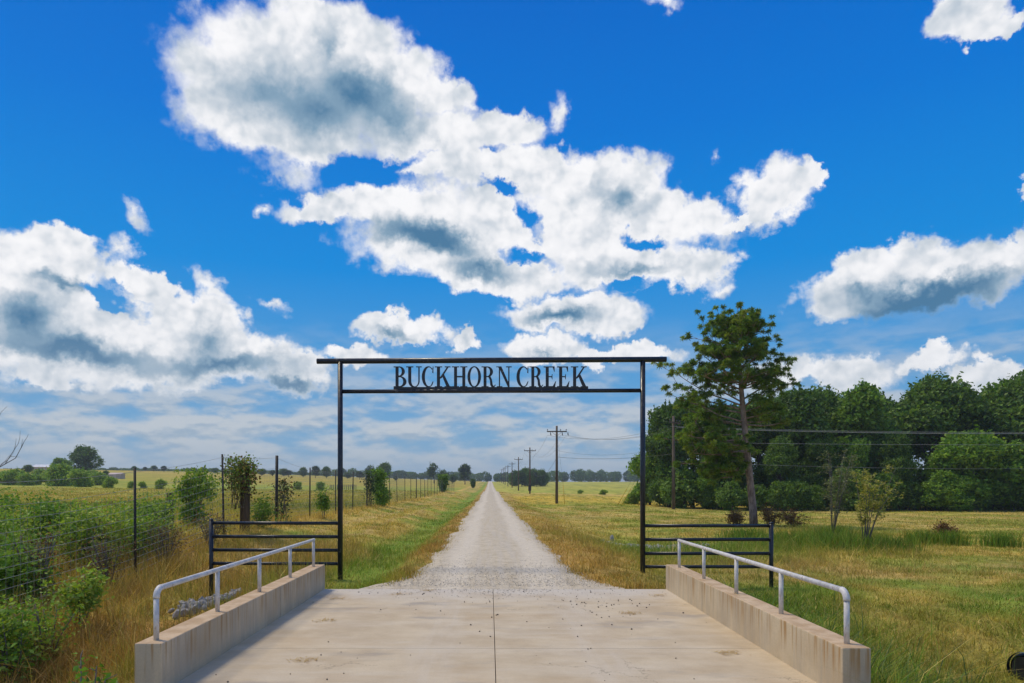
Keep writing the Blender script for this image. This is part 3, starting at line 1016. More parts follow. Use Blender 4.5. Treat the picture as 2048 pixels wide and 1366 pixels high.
def make_poles():
    spec = [
        (81, 9.0, 'tall wooden utility pole at the bend of the line, crossarm full of insulators'),
        (137, 9.0, 'wooden utility pole with a dark box low at its foot'),
        (191, 9.2, 'wooden utility pole standing in front of the dark round grove edge'),
        (247, 9.2, 'small far utility pole at the left edge of the dark round grove'),
        (302, 9.2, 'distant utility pole second beyond the dark round grove edge'),
        (358, 9.2, 'distant utility pole third beyond the dark round grove edge'),
        (413, 9.2, 'faint utility pole almost last in the row by the road'),
        (470, 9.2, 'faintest utility pole at the far end of the roadside row'),
    ]
    for i, (y, h, lab) in enumerate(spec):
        poles.append(make_pole(PX + random.uniform(-.1, .1), y, h, lab, brackets=(i == 0)))
    c = make_pole(at(1347, 67), 67, hgt(832, 67) - gz(at(1347, 67), 67), 'wooden utility pole against the dark wood, half hidden by pine branches', rz=R(50), group='utility poles along the road')
    e = make_pole(79, 67.5, hgt(832, 67) - gz(79, 67.5), 'wooden utility pole farther along the wood edge beyond the pine', rz=R(90))
    # conductors
    def span(p0, p1, q, drop, sag, name, label, mat_, r_, grp):
        h0 = max(v.co.z for v in p0.children[0].data.vertices); h1 = max(v.co.z for v in p1.children[0].data.vertices)
        def top(p, h):
            c_, s_ = math.cos(p.rotation_euler.z), math.sin(p.rotation_euler.z)
            return Vector((p.location.x + q * c_ + .15 * s_, p.location.y + q * s_ - .15 * c_, p.location.z + h - drop))
        a, b = top(p0, h0), top(p1, h1)
        a0 = a
        pts = [a.lerp(b, t) - Vector((0, 0, sag * 4 * t * (1 - t))) for t in np.linspace(0, 1, 22)]
        pts = [p - a0 for p in pts]
        o = MB().tube(pts, r_, 5, False).build(name, mat_)
        o.location = a0
        tag(o, label, 'power line', grp)
    for q, w in ((-1.08, 'outer road side'), (.42, 'middle'), (1.08, 'field side')):
        span(c, e, q, .42, .55, 'power_line', 'pale overhead wire strung across the dark wood, one of the close upper set', M['cable'], .012, 'close upper wires across the wood')
        span(poles[0], c, q, .42, .8, 'power_line', 'thin overhead wire between the bend pole and the wood, one of the upper set', M['cable_dark'], .011, 'upper wires from the bend pole to the wood')
        for a, b in zip(poles[:3], poles[1:4]):
            span(a, b, q, .42, 1.6, 'power_line', 'thin overhead wire following the roadside row of poles', M['cable_dark'], .010, 'wires along the roadside poles')
    span(c, e, 0, 1.85, .25, 'power_line', 'single pale overhead wire crossing the wood just below the close upper set', M['cable'], .012, 'single lower wires')
    span(c, e, 0, 3.7, .7, 'power_line', 'faint lowest overhead wire crossing the dark wood behind the pine trunk', M['cable'], .009, 'single lower wires')
    span(poles[0], c, 0, 2.2, .7, 'power_line', 'faint wire below the upper set between bend pole and wood', M['cable_dark'], .009, 'single lower wires')
    span(poles[0], c, 0, 2.95, .35, 'power_line', 'thicker dark lowest wire between the bend pole and the wood', M['cable_dark'], .017, 'single lower wires')
    span(poles[0], poles[1], 0, 2.95, 2.2, 'power_line', 'lowest dark wire sagging between the first two poles along the road', M['cable_dark'], .014, 'single lower wires')
    # guy wires with yellow guards
    for gx, gy, tx, label in ((7.9, 79.2, 0, 'yellow guy wire guard standing just beside the bend pole foot'), (15.8, 74.0, .42, 'yellow slanted guy wire guard in the field, right one of the close pair'), (15.3, 73.6, .42, 'yellow slanted guy wire guard in the field, left one of the close pair')):
        z = gz(gx, gy)
        if tx == 0:
            gx += .55
            o = MB().tube([(0, 0, -.1), (-.12, .35, 2.1)], .035, 8)
        else:
            o = MB().tube([(-1.2, 0, -.1), (-.1, 0, 1.9)], .035, 8)
        o = o.build('guy_guard', M['yellow']); o.location = (gx - (0 if tx == 0 else .8), gy, z)
        tag(o, label, 'guy guard')
        w = MB().tube([(0, 0, 0), ((-.5, 1.6, 5.6) if tx == 0 else (2.0, -3.2, 5.0))], .008, 4).build('guy_wire', M['cable_dark'], o)
        w.location = (-.12, .35, 2.05) if tx == 0 else (-.1, 0, 1.88)
    # meter box on its own post
    b = empty('meter_box', (at(1059.5, 133), 133, gz(at(1059.5, 133), 133)), 'dark utility box on a short post at a pole foot by the road', 'utility box')
    MB().tube([(0, 0, -.3), (0, 0, 1.5)], .07, 8).build('post', M['old_wood'], b)
    MB().box(-.28, .28, -.2, .12, .55, 1.6, .02).build('box', M['grey_steel'], b)
    MB().box(-.24, .24, -.225, -.203, .6, 1.55, .005).build('box_door', M['grey_steel'], b)


make_poles()


# ------------------------------------------------------------------ trees
def crown_mesh(name, lobes, n_clumps, per, leaf, palette, seed, spread=.34, shell=.62, aspect=.6):
    g = np.random.default_rng(seed)
    lob = np.array(lobes, float)
    vol = lob[:, 3] * lob[:, 4] * lob[:, 5]
    pick = g.choice(len(lob), n_clumps, p=vol ** .75 / (vol ** .75).sum())
    u = rand_unit(n_clumps, g)
    rad = g.uniform(shell, 1.05, n_clumps) ** .8
    c = lob[pick, :3] + u * lob[pick, 3:6] * rad[:, None]
    cl = np.repeat(c, per, axis=0) + g.normal(size=(n_clumps * per, 3)) * spread * np.array([1, 1, .7])
    pal = np.array(palette)
    w = g.random(n_clumps)
    idx = np.clip((w * len(pal)).astype(int), 0, len(pal) - 1)
    tint = np.repeat(pal[idx] * g.uniform(.75, 1.3, (n_clumps, 1)), per, axis=0) * g.uniform(.8, 1.2, (n_clumps * per, 1))
    k = int(n_clumps * .06)
    top = c[np.argsort(-c[:, 2] + g.normal(size=n_clumps) * .8)[:k * 2]][g.permutation(k * 2)[:k]]
    m = per
    tt = np.tile(np.linspace(0, 1, m), k)
    dirs = np.repeat(g.normal(size=(k, 3)) * .35 + np.array([0, 0, .9]), m, axis=0)
    cl2 = np.repeat(top, m, axis=0) + dirs * (tt * spread * 2.2)[:, None] + g.normal(size=(k * m, 3)) * spread * .28
    cl = np.concatenate([cl, cl2]); tint = np.concatenate([tint, np.repeat(pal[g.integers(0, len(pal), k)], m, axis=0)])
    v, f, col = leaf_arrays(cl, leaf, tint, aspect, .2, g)
    return fast_mesh(name, v, f, col), c


def lobed(h, w, base, n, g, top=1.0):
    """Random lobes filling a broad crown of height h, width w, starting at height base."""
    out = []
    for i in range(n):
        t = g.uniform(0, 1)
        rr = w / 2 * (math.sin(math.pi * (.16 + .74 * t)) ** .8) * .62
        a = g.uniform(0, 2 * math.pi)
        d = rr * math.sqrt(g.uniform(0, 1))
        s = g.uniform(.16, .27) * w
        z = base + (h - base) * t * .86 + s * .2
        out.append((d * math.cos(a), d * math.sin(a), min(z, h - s * .8), s, s, s * .8))
    out.append((0, 0, h - w * .2, w * .2, w * .2, w * .18 * top))
    return out


PAL_DARK = [(.058, .113, .021), (.076, .142, .026), (.099, .175, .032), (.124, .204, .038)]
PAL_MID = [(.091, .168, .025), (.119, .211, .028), (.155, .252, .035), (.196, .295, .049)]
PAL_LIGHT = [(.112, .224, .022), (.146, .280, .027), (.190, .325, .036), (.235, .358, .056)]
PAL_BRIGHT = [(.26, .38, .04), (.33, .44, .06), (.38, .44, .08), (.18, .29, .03)]
PAL_YEL = [(.20, .21, .045), (.26, .24, .055), (.15, .17, .035), (.30, .27, .08)]
PAL_GREY = [(.045, .07, .035), (.06, .09, .04), (.035, .06, .028)]
PAL_BROWN = [(.17, .085, .03), (.22, .12, .045), (.13, .07, .03)]


def make_tree_proto(kind, h, w, seed, pal, base=.28, clumps=900, per=14, leaf=.34, nl=13, spread=.36, trunks=1):
    g = np.random.default_rng(seed)
    lobes = lobed(h, w, h * base, nl, g)
    me, c = crown_mesh('crown', lobes, clumps, per, leaf, pal, seed, spread)
    mb = MB()
    for k in range(trunks):
        a0 = k * 2.4
        lx, ly = (math.cos(a0) * w * .05 * (trunks - 1), math.sin(a0) * w * .05 * (trunks - 1))
        r0 = h * .02
        mid = (lx * 2 + g.uniform(-.2, .2), ly * 2 + g.uniform(-.2, .2), h * .45)
        mb.tube([(lx, ly, -.4), (lx * 1.3, ly * 1.3, h * .2), mid, (mid[0] * 1.3, mid[1] * 1.3, h * .8)], [r0 * 1.3, r0, r0 * .7, r0 * .2], 8)
        for i in range(7):
            q = lobes[g.integers(len(lobes))]
            t = g.uniform(.2, .5)
            s = Vector((lx, ly, h * t))
            e = Vector(q[:3])
            m_ = s.lerp(e, .5) + Vector((0, 0, -.04 * h))
            mb.tube([s, m_, e], [r0 * .5, r0 * .32, r0 * .1], 6)
    return me, mb.mesh('trunk')


def place_tree(name, proto, x, y, label, cat, group=None, s=1.0, sz=None, rz=None, sink=0.0):
    z = gz(x, y) - sink
    t = empty(name, (x, y, z), label, cat, group, random.uniform(0, 6.28) if rz is None else rz)
    t.scale = (s, s, s if sz is None else sz)
    link('crown' if cat != 'shrub' else 'foliage', proto[0], M['leaf'], t)
    link('trunk' if cat != 'shrub' else 'stems', proto[1], M['bark'], t)
    return t


P_oakA = make_tree_proto('oak', 13, 9.5, 11, PAL_DARK + PAL_MID[:2], .10, 1700, 14, .40, 11, .34)
P_oakB = make_tree_proto('oak', 13, 9.0, 12, PAL_MID + PAL_LIGHT, .08, 1700, 14, .40, 11, .34)
P_oakC = make_tree_proto('oak', 13, 10.5, 13, PAL_DARK[1:] + PAL_MID, .10, 1600, 14, .38, 13, .38)
P_light = make_tree_proto('light', 8, 7.5, 14, PAL_LIGHT + PAL_BRIGHT[:1], .06, 1300, 14, .34, 11, .30)
P_shrub = make_tree_proto('shrub', 3.0, 3.4, 15, PAL_MID, .04, 620, 14, .22, 12, .2, 3)
P_bush = make_tree_proto('bush', 2.0, 2.6, 16, PAL_BRIGHT + PAL_LIGHT[2:], .03, 420, 12, .2, 10, .18, 3)
P_field = make_tree_proto('field oak', 8, 8.5, 17, PAL_DARK[1:] + PAL_MID[:1], .26, 520, 14, .42, 15, .34)
P_field2 = make_tree_proto('field oak', 8, 6.2, 18, PAL_DARK[1:] + PAL_GREY, .22, 460, 14, .42, 12, .34)
P_open = make_tree_proto('open oak', 8, 7.5, 19, PAL_DARK + PAL_GREY, .38, 260, 14, .36, 11, .3)


def make_wood():
    grp = 'trees of the wood behind the pine'
    proto = {'A': (P_oakA, 13), 'B': (P_oakB, 13), 'C': (P_oakC, 13), 'L': (P_light, 8)}
    com = 'dark green tree packed into the wood behind the meadow'
    lst = [  # px, distance, top py, type, width factor, label
        (1300, 84, 905, 'L', .8, 'pale green tree at the road end of the wood, seen beside the arch post'),
        (1338, 78, 815, 'A', .75, 'tall dark tree at the road end of the wood behind the single pole'),
        (1385, 80, 800, 'C', .8, 'dark wood tree showing through the drooping pine boughs'), (1440, 77, 815, 'A', .85, 'dark wood tree just behind the pine trunk on its road side'), (1520, 79, 800, 'C', .85, 'dark wood tree just behind the pine trunk on its field side'),
        (1590, 76, 785, 'A', .8, 'dark tree top right of the pine crown, first clear of its branches'), (1655, 80, 785, 'C', .8, 'dark tree between the pine and the spiky topped tree above the saplings'),
        (1725, 75, 768, 'B', .8, 'tall mid green tree with a spiky top above the two saplings'),
        (1790, 80, 815, 'A', .8, 'lower dark tree in the dip between the spiky top and the broad dome'),
        (1868, 78, 762, 'C', .95, 'broad domed tree standing highest in the middle of the wood'),
        (1945, 82, 800, 'A', .8, 'dark tree in the gap right of the broad domed tree'), (1995, 78, 768, 'B', .8, 'tall tree with a rusty edge near the picture side of the wood'),
        (2060, 76, 755, 'C', .95, 'tallest tree at the cut-off end of the wood'),
        (1930, 71, 868, 'L', 1.0, 'rounded fresh green tree bulging out of the wood front'),
        (2035, 70, 890, 'L', 1.0, 'fresh green tree at the wood front beside the rounded one'),
        (1640, 73, 880, 'A', .7, com), (1560, 73, 880, 'C', .7, com), (1420, 73, 900, 'B', .6, com), (1790, 73, 870, 'C', .65, com), (1720, 72, 880, 'B', .6, com),
        (1480, 88, 820, 'A', .9, com), (1620, 90, 800, 'A', .9, com), (1760, 90, 800, 'A', .9, com), (1900, 90, 790, 'A', .9, com), (2010, 90, 790, 'A', .9, com), (2130, 84, 770, 'A', .9, com),
        (2150, 74, 800, 'B', .9, com),
    ]
    for px, y, top, ty, wf, lab in lst:
        x = at(px, y)
        p, h0 = proto[ty]
        h = hgt(top, y) - gz(x, y)
        place_tree('wood_tree', p, x, y, lab, 'tree', grp, h / h0 * wf * 1.12, h / h0)
    # undergrowth along the foot of the wood
    for i, px in enumerate(list(range(1372, 2120, 44))):
        y = 70.5 + random.uniform(-1, 1.5)
        if px < 1460: y += 3
        x = at(px + random.uniform(-14, 14), y)
        s = random.uniform(.75, 1.5)
        place_tree('wood_shrub', P_shrub, x, y, 'low green shrub along the foot of the wood', 'shrub', 'shrubs at the wood edge', s, s * random.uniform(.75, 1.1))
    d = place_tree('wood_shrub', P_light, at(1895, 69), 69, 'silvery green willow shrub bulging from the wood foot into the meadow', 'shrub', None, .62, .48)


make_wood()


# ------------------------------------------------------------------ the lone pine
def make_pine():
    y0 = 37.5
    x0 = at(1507, y0)
    z0 = gz(x0, y0)
    root = empty('pine_tree', (x0, y0, z0), 'lone leaning pine with a bare lower trunk and tufted crown in the meadow', 'tree')
    def loc(px, py, dy=0.0):
        y = y0 + dy
        return Vector((at(px, y) - x0, dy, hgt(py, y) - z0))
    tr = [loc(1508, 1062), loc(1506, 1020), loc(1499, 950), loc(1492, 880), loc(1486, 820), loc(1481, 760), loc(1478, 700), loc(1476, 655), loc(1478, 628)]
    MB().tube(tr, [.24, .20, .175, .16, .145, .115, .08, .045, .015], 12).build('trunk', M['pine_bark'], root)
    g = np.random.default_rng(5)
    pos = []   # needle tuft positions
    limbs = []
    def trunk_at(py):
        pys = [1062, 1020, 950, 880, 820, 760, 700, 655, 628]
        i = max(k for k in range(len(pys)) if pys[k] >= py) if py <= 1062 else 0
        i = min(i, len(tr) - 2)
        t = (pys[i] - py) / (pys[i] - pys[i + 1])
        return tr[i].lerp(tr[i + 1], t)
    def limb(py0, px, py, dy, r=.05, n=9, spread=.42):
        s = trunk_at(py0); e = loc(px, py, dy)
        m_ = s.lerp(e, .5) + Vector((0, 0, -.10 * (e - s).length * .6))
        mb = MB()
        mb.tube([s, s.lerp(m_, .5) + Vector((0, 0, .02)), m_, m_.lerp(e, .55) + Vector((0, 0, -.03)), e], [r, r * .8, r * .6, r * .4, r * .2], 7)
        L = (e - s).length
        for k in range(n):
            t = .42 + .58 * (k + .5) / n
            b = (s.lerp(m_, t * 2) if t < .5 else m_.lerp(e, t * 2 - 1))
            d = Vector(g.normal(size=3)) * spread * (.55 + .35 * L / 2.5)
            d.z = abs(d.z) * .75 - .04
            q = b + d
            mb.tube([b, b.lerp(q, .5) + Vector((0, 0, -.03)), q], [r * .3, r * .22, r * .12], 5)
            pos.append(q)
            for _ in range(2):
                w = q + Vector(g.normal(size=3)) * .2
                mb.tube([b.lerp(q, .6), w], [r * .16, r * .1], 4)
                pos.append(w)
        pos.append(e)
        mb.build('branch', M['pine_bark'], root)
    spec = []
    # upper round head: (trunk py, tip px, tip py)
    for a in np.linspace(0, 2 * math.pi, 9, endpoint=False):
        spec.append((690 + g.uniform(-15, 15), 1478 + 46 * math.cos(a), 655 + 10 * g.normal(), 1.25 * math.sin(a)))
    for a in np.linspace(.4, 2 * math.pi + .4, 10, endpoint=False):
        spec.append((735 + g.uniform(-15, 15), 1472 + 66 * math.cos(a), 698 + 14 * g.normal(), 1.75 * math.sin(a)))
    for a in np.linspace(.2, 2 * math.pi + .2, 9, endpoint=False):
        spec.append((780 + g.uniform(-15, 15), 1470 + 84 * math.cos(a), 752 + 12 * g.normal(), 2.1 * math.sin(a)))
    spec += [(700, 1470, 632, -.5), (680, 1486, 630, .4), (690, 1500, 640, .2), (700, 1450, 645, .3), (715, 1408, 668, -.3), (760, 1395, 700, .4)]
    spec += [(812, 1345, 742, -.5), (805, 1372, 730, .6), (820, 1352, 770, .9), (826, 1338, 788, .3), (815, 1570, 738, -.2), (815, 1556, 762, .5), (800, 1580, 728, .3), (825, 1540, 800, -.8),
             (845, 1385, 800, -.9), (850, 1400, 830, .7), (850, 1362, 812, .2), (845, 1550, 835, .6), (850, 1565, 845, -.5), (838, 1540, 820, .0)]
    # drooping lower boughs on the road side
    low = [(868, 1392, 860, -.6), (890, 1362, 880, .4), (900, 1380, 905, -.5), (920, 1395, 925, .5), (905, 1420, 890, -1.2), (930, 1425, 945, -.2), (945, 1410, 955, .4), (880, 1372, 870, -1.0), (915, 1450, 905, 1.0), (940, 1448, 935, -.6), (888, 1405, 868, .9)]
    for s in spec: limb(*s, r=.05, n=7, spread=.5)
    for s in low: limb(*s, r=.05, n=11, spread=.55)
    # needles
    P = np.array([p[:] for p in pos])
    n_t = len(P); per = 74
    c = np.repeat(P, per, axis=0)
    d = rand_unit(n_t * per, g); d[:, 2] = d[:, 2] * .8 + .28
    d /= np.linalg.norm(d, axis=1, keepdims=True)
    ln = g.uniform(.14, .27, n_t * per)[:, None]
    sd = np.cross(d, rand_unit(n_t * per, g)); sd /= np.linalg.norm(sd, axis=1, keepdims=True)
    b0 = c + d * .02
    tip = c + d * ln - np.array([0, 0, .04]) * (ln / .25)
    v = np.stack([b0 - sd * .008, b0 + sd * .008, c + d * ln * .6 + sd * .016, tip, c + d * ln * .6 - sd * .016], 1)
    pal = np.array([(.145, .23, .034), (.18, .265, .04), (.23, .285, .045), (.105, .185, .03)])
    tint = np.repeat(pal[g.integers(0, 4, n_t)] * g.uniform(.8, 1.3, (n_t, 1)), per, axis=0)
    me = fast_mesh('needles', v.reshape(-1, 3), np.arange(len(c) * 5).reshape(-1, 5), np.repeat(tint, 5, axis=0))
    o = link('needles', me, M['needle'], root)
    # dead stubs on the lower trunk
    for py, dx in ((985, 10), (915, 12), (940, 14), (965, -9)):
        s = trunk_at(py)
        MB().tube([s, s + Vector((dx * .02, -.1, .12)), s + Vector((dx * .032, -.15, .3))], [.025, .018, .006], 5).build('dead_stub', M['twig'], root)


make_pine()


# ------------------------------------------------------------------ trees and shrubs of the left field, and far woods
def make_far():
    T_ = [  # px, distance, height px, proto, h0, w factor, label
        (172, 240, 58, P_field, 8, 1.05, 'largest lone oak on the skyline above the bright green bushes'),
        (122, 232, 36, P_light, 8, 1.15, 'wide bushy tree tucked against the largest skyline oak'),
        (55, 260, 17, P_field, 8, 1.3, 'small dark flat-topped tree beyond the bright green bushes'),
        (212, 245, 13, P_field, 8, 1.2, 'small tree beside the little pink shed'),
        (268, 420, 9, P_field, 8, 1.3, 'tiny skyline tree just past the pink shed'), (290, 420, 8, P_field2, 8, 1.5, None), (307, 430, 11, P_field, 8, 1.3, None), (328, 430, 11, P_field2, 8, 1.6, None),
        (388, 420, 10, P_field, 8, 1.6, None), (408, 420, 11, P_field2, 8, 1.8, None), (430, 420, 11, P_field, 8, 1.6, None), (448, 420, 10, P_field2, 8, 1.7, None),
        (523, 400, 13, P_field, 8, 1.7, None), (545, 400, 11, P_field2, 8, 1.8, None), (566, 395, 15, P_field, 8, 1.5, None), (578, 395, 12, P_field2, 8, 1.6, None),
        (606, 380, 19, P_field, 8, 1.0, None), (631, 380, 22, P_field2, 8, 1.1, None), (653, 380, 22, P_field, 8, .95, None), (695, 400, 12, P_field, 8, 1.8, None), (719, 390, 14, P_field2, 8, 1.7, None),
        (738, 345, 29, P_open, 8, .85, 'thin open-crowned tree leaning by the round oak behind the fence'),
        (769, 345, 34, P_field, 8, .95, 'round dark oak behind the fence left of the road'),
        (791, 360, 9, P_field2, 8, 1.6, None),
        (868, 330, 38, P_open, 8, .85, 'tall forked oak with sky showing through its crown'),
        (889, 330, 26, P_open, 8, .85, 'smaller open tree touching the forked oak'),
        (905, 345, 17, P_field, 8, 1.2, 'low tree between the forked oak and the dense oak'),
        (930, 325, 37, P_field2, 8, 1.0, 'dense dark oval oak closest to the road on the left'),
    ]
    for px, y, hp, pr, h0, wf, lab in T_:
        x = at(px, y); h = hp * y / F * 1.06
        s = h / h0
        g_ = None if lab else 'small trees along the skyline'
        place_tree('skyline_tree', pr, x, y, lab or 'small dark tree in the low row on the left skyline', 'tree', g_, s * wf, s)
    # round grove right of the road
    gl = 'dark round tree of the small grove beyond the row of poles'
    for px, hp, dy in ((1034, 33, 0), (1050, 37, 6), (1066, 36, -4), (1080, 34, 3), (1043, 30, -8), (1073, 30, -9), (1028, 26, 8), (1088, 26, 8), (1058, 34, 12)):
        y = 300 + dy
        s = (hp + 2) * y / F / 8
        place_tree('grove_tree', P_field2 if px % 2 else P_field, at(px, y), y, gl, 'tree', 'trees of the small round grove', s * .95, s, sink=.9)
    # bright bushes in the far left field
    gb = 'bright green bush in the row below the skyline oak'
    for i in range(24):
        px = -10 + i * 9.2 + random.uniform(-4, 4)
        y = random.uniform(150, 190)
        s = random.uniform(1.0, 1.9)
        place_tree('field_bush', P_bush, at(px, y), y, gb, 'shrub', 'bright bushes in the left field', s * 1.15, s)
    for px, y, s, lab in ((118, 150, 2.3, 'taller bright bush in front of the wide bushy tree'), (160, 140, 1.7, 'bright rounded bush in front of the skyline oak trunk'), (220, 130, 1.0, 'small bright bush in front of the pink shed'), (320, 120, .8, 'single small bush alone in the golden left field'), (262, 130, .6, 'tiny bush behind the nearest fence post, left one'), (285, 130, .6, 'tiny bush behind the nearest fence post, right one'), (640, 120, .7, 'small dark bush in the golden field just left of the arch post'), (596, 130, .7, 'small bush in the field beyond the thick fence post')):
        place_tree('field_bush', P_bush, at(px, y), y, lab, 'shrub', None, s, s)
    for px, y, s, lab in ((1160, 150, .55, 'small low bush in the far meadow right of the bend pole'), (1207, 140, .7, 'low pale bush alone in the far meadow'), (1268, 85, 1.0, 'bush under the pale green tree at the road end of the wood')):
        place_tree('field_bush', P_bush, at(px, y), y, lab, 'shrub', None, s, s * .7)
    # far woods: one mass on each side
    def woods(name, x0, x1, y, hlo, hhi, seed, depth=60, n=5200, leaf=2.0, pal=PAL_DARK + PAL_MID[:2]):
        g = np.random.default_rng(seed)
        m_ = int(abs(x1 - x0) / 5.5) * 2
        cx = x0 + (np.arange(m_) + g.uniform(-.6, 1.6, m_)) / m_ * (x1 - x0); cy = y + g.uniform(0, depth, m_)
        hh = g.uniform(hlo, hhi, m_) * (.75 + .5 * fbm(cx * .012 + seed, cx * 0, 3))
        k = g.integers(0, m_, n)
        u = rand_unit(n, g)
        w = g.uniform(3.2, 5.2, m_)[k]
        r_ = g.uniform(.7, 1.05, n)[:, None]
        P = np.stack([cx[k] + u[:, 0] * w * r_[:, 0], cy[k] + u[:, 1] * w * r_[:, 0], hh[k] * .52 + u[:, 2] * hh[k] * .48 * r_[:, 0]], 1)
        P[:, 2] += ground_z(P[:, 0], P[:, 1])
        pal = np.array(pal)
        tint = pal[g.integers(0, len(pal), m_)][k] * g.uniform(.8, 1.25, (n, 1))
        v, f, c = leaf_arrays(P, leaf, tint, .7, .2, g)
        tag(link(name, fast_mesh(name, v, f, c), M['leaf']), kind='stuff')
    woods('far_woods', at(1000, 640), at(1420, 640), 640, 8, 11, 1, 50, 30000, 1.3)
    woods('far_woods', at(985, 560), at(1030, 560), 600, 6, 8.5, 4, 40, 5000, 1.2)
    woods('far_woods', at(640, 640), at(975, 640), 640, 6, 9, 2, 50, 22000, 1.3)
    woods('far_woods', at(-40, 560), at(650, 560), 560, 2, 3.5, 3, 40, 20000, 1.1)
    # shed and pale roof beyond the bushes
    y = 236
    x = at(229, y)
    s = empty('small_shed', (x, y, gz(x, y)), 'little pinkish shed on the left skyline beside a small tree', 'shed')
    MB().box(-2.0, 2.0, 0, 3, -.3, 1.5).build('wall', M['shed_wall'], s)
    rf = MB().add([(-2.2, -.2, 1.5), (2.2, -.2, 1.5), (2.2, 1.5, 2.05), (-2.2, 1.5, 2.05), (-2.2, 3.2, 1.5), (2.2, 3.2, 1.5)], [(0, 1, 2, 3), (3, 2, 5, 4), (0, 3, 4), (1, 5, 2), (0, 4, 5, 1)])
    rf.build('roof', M['shed_roof'], s)
    MB().box(-.5, .5, -.03, -.003, -.2, 1.25).build('door', M['shed_roof'], s)
    y = 300
    x = at(80, y)
    s = empty('white_barn', (x, y, gz(x, y)), 'white roofed building just showing behind the bright green bushes', 'building')
    MB().box(-4, 4, 0, 8, -.3, 1.8).build('wall', M['shed_wall'], s)
    MB().add([(-4.3, -.4, 1.8), (4.3, -.4, 1.8), (4.3, 4, 3.0), (-4.3, 4, 3.0), (-4.3, 8.4, 1.8), (4.3, 8.4, 1.8)], [(0, 1, 2, 3), (3, 2, 5, 4), (0, 3, 4), (1, 5, 2), (0, 4, 5, 1)]).build('roof', M['white_roof'], s)
    # old corral fence
    y = 150
    x0, x1 = at(660, y), at(712, y)
    c = empty('corral_fence', (x0, y, gz(x0, y)), 'low old picket fence far out in the left field beside the arch post', 'fence')
    for i in range(15):
        xx = x0 + (x1 - x0) * i / 14
        MB().tube([(xx - x0, 0, gz(xx, y) - c.location.z - .2), (xx - x0 + random.uniform(-.05, .05), 0, gz(xx, y) - c.location.z + 1.1)], .07, 6).build('picket', M['corral_wood'], c)
    MB().tube([(0, .08, .8), (x1 - x0, .08, gz(x1, y) - c.location.z + .8)], .05, 6).build('rail', M['corral_wood'], c)


make_far()


# ------------------------------------------------------------------ thicket, vines and posts by the fence
def leaf_plant(name, x, y, h, w, seed, pal, label, cat, group=None, clumps=160, per=10, leaf=.1, stems=7, base=.25, z=None, spread=.1, lobes=None, aspect=.5):
    """Upright leafy plant: stems with leaves clustered along them."""
    g = np.random.default_rng(seed)
    z = gz(x, y) if z is None else z
    root = empty(name, (x, y, z), label, cat, group)
    mb = MB()
    pts = []
    for k in range(stems):
        a = g.uniform(0, 6.28); d = g.uniform(.1, .5) * w
        tip = Vector((math.cos(a) * d, math.sin(a) * d, h * g.uniform(.65, 1.0)))
        s = Vector((math.cos(a) * w * .04, math.sin(a) * w * .04, -.1))
        m_ = s.lerp(tip, .5) + Vector((g.uniform(-.05, .05) * w, g.uniform(-.05, .05) * w, .08 * h))
        r0 = .008 + .006 * h
        mb.tube([s, m_, tip], [r0, r0 * .7, r0 * .25], 6)
        for q in range(7):
            t = g.uniform(base, 1)
            b = s.lerp(m_, t * 2) if t < .5 else m_.lerp(tip, t * 2 - 1)
            e = b + Vector((g.normal() * .16 * w, g.normal() * .16 * w, abs(g.normal()) * .10 * h))
            mb.tube([b, e], [r0 * .35, r0 * .15], 4)
            pts += [b.lerp(e, u)[:] for u in (.4, .7, 1.0)]
    mb.build('stems', M['twig'], root)
    P = np.array(pts)
    c = P[g.integers(0, len(P), clumps)] + g.normal(size=(clumps, 3)) * spread * .8
    cl = np.repeat(c, per, axis=0) + g.normal(size=(clumps * per, 3)) * spread
    pal = np.array(pal)
    tint = np.repeat(pal[g.integers(0, len(pal), clumps)] * g.uniform(.75, 1.3, (clumps, 1)), per, axis=0)
    v, f, col = leaf_arrays(cl, leaf, tint, aspect, .25, g)
    link('foliage', fast_mesh('foliage', v, f, col), M['leaf'], root)
    return root


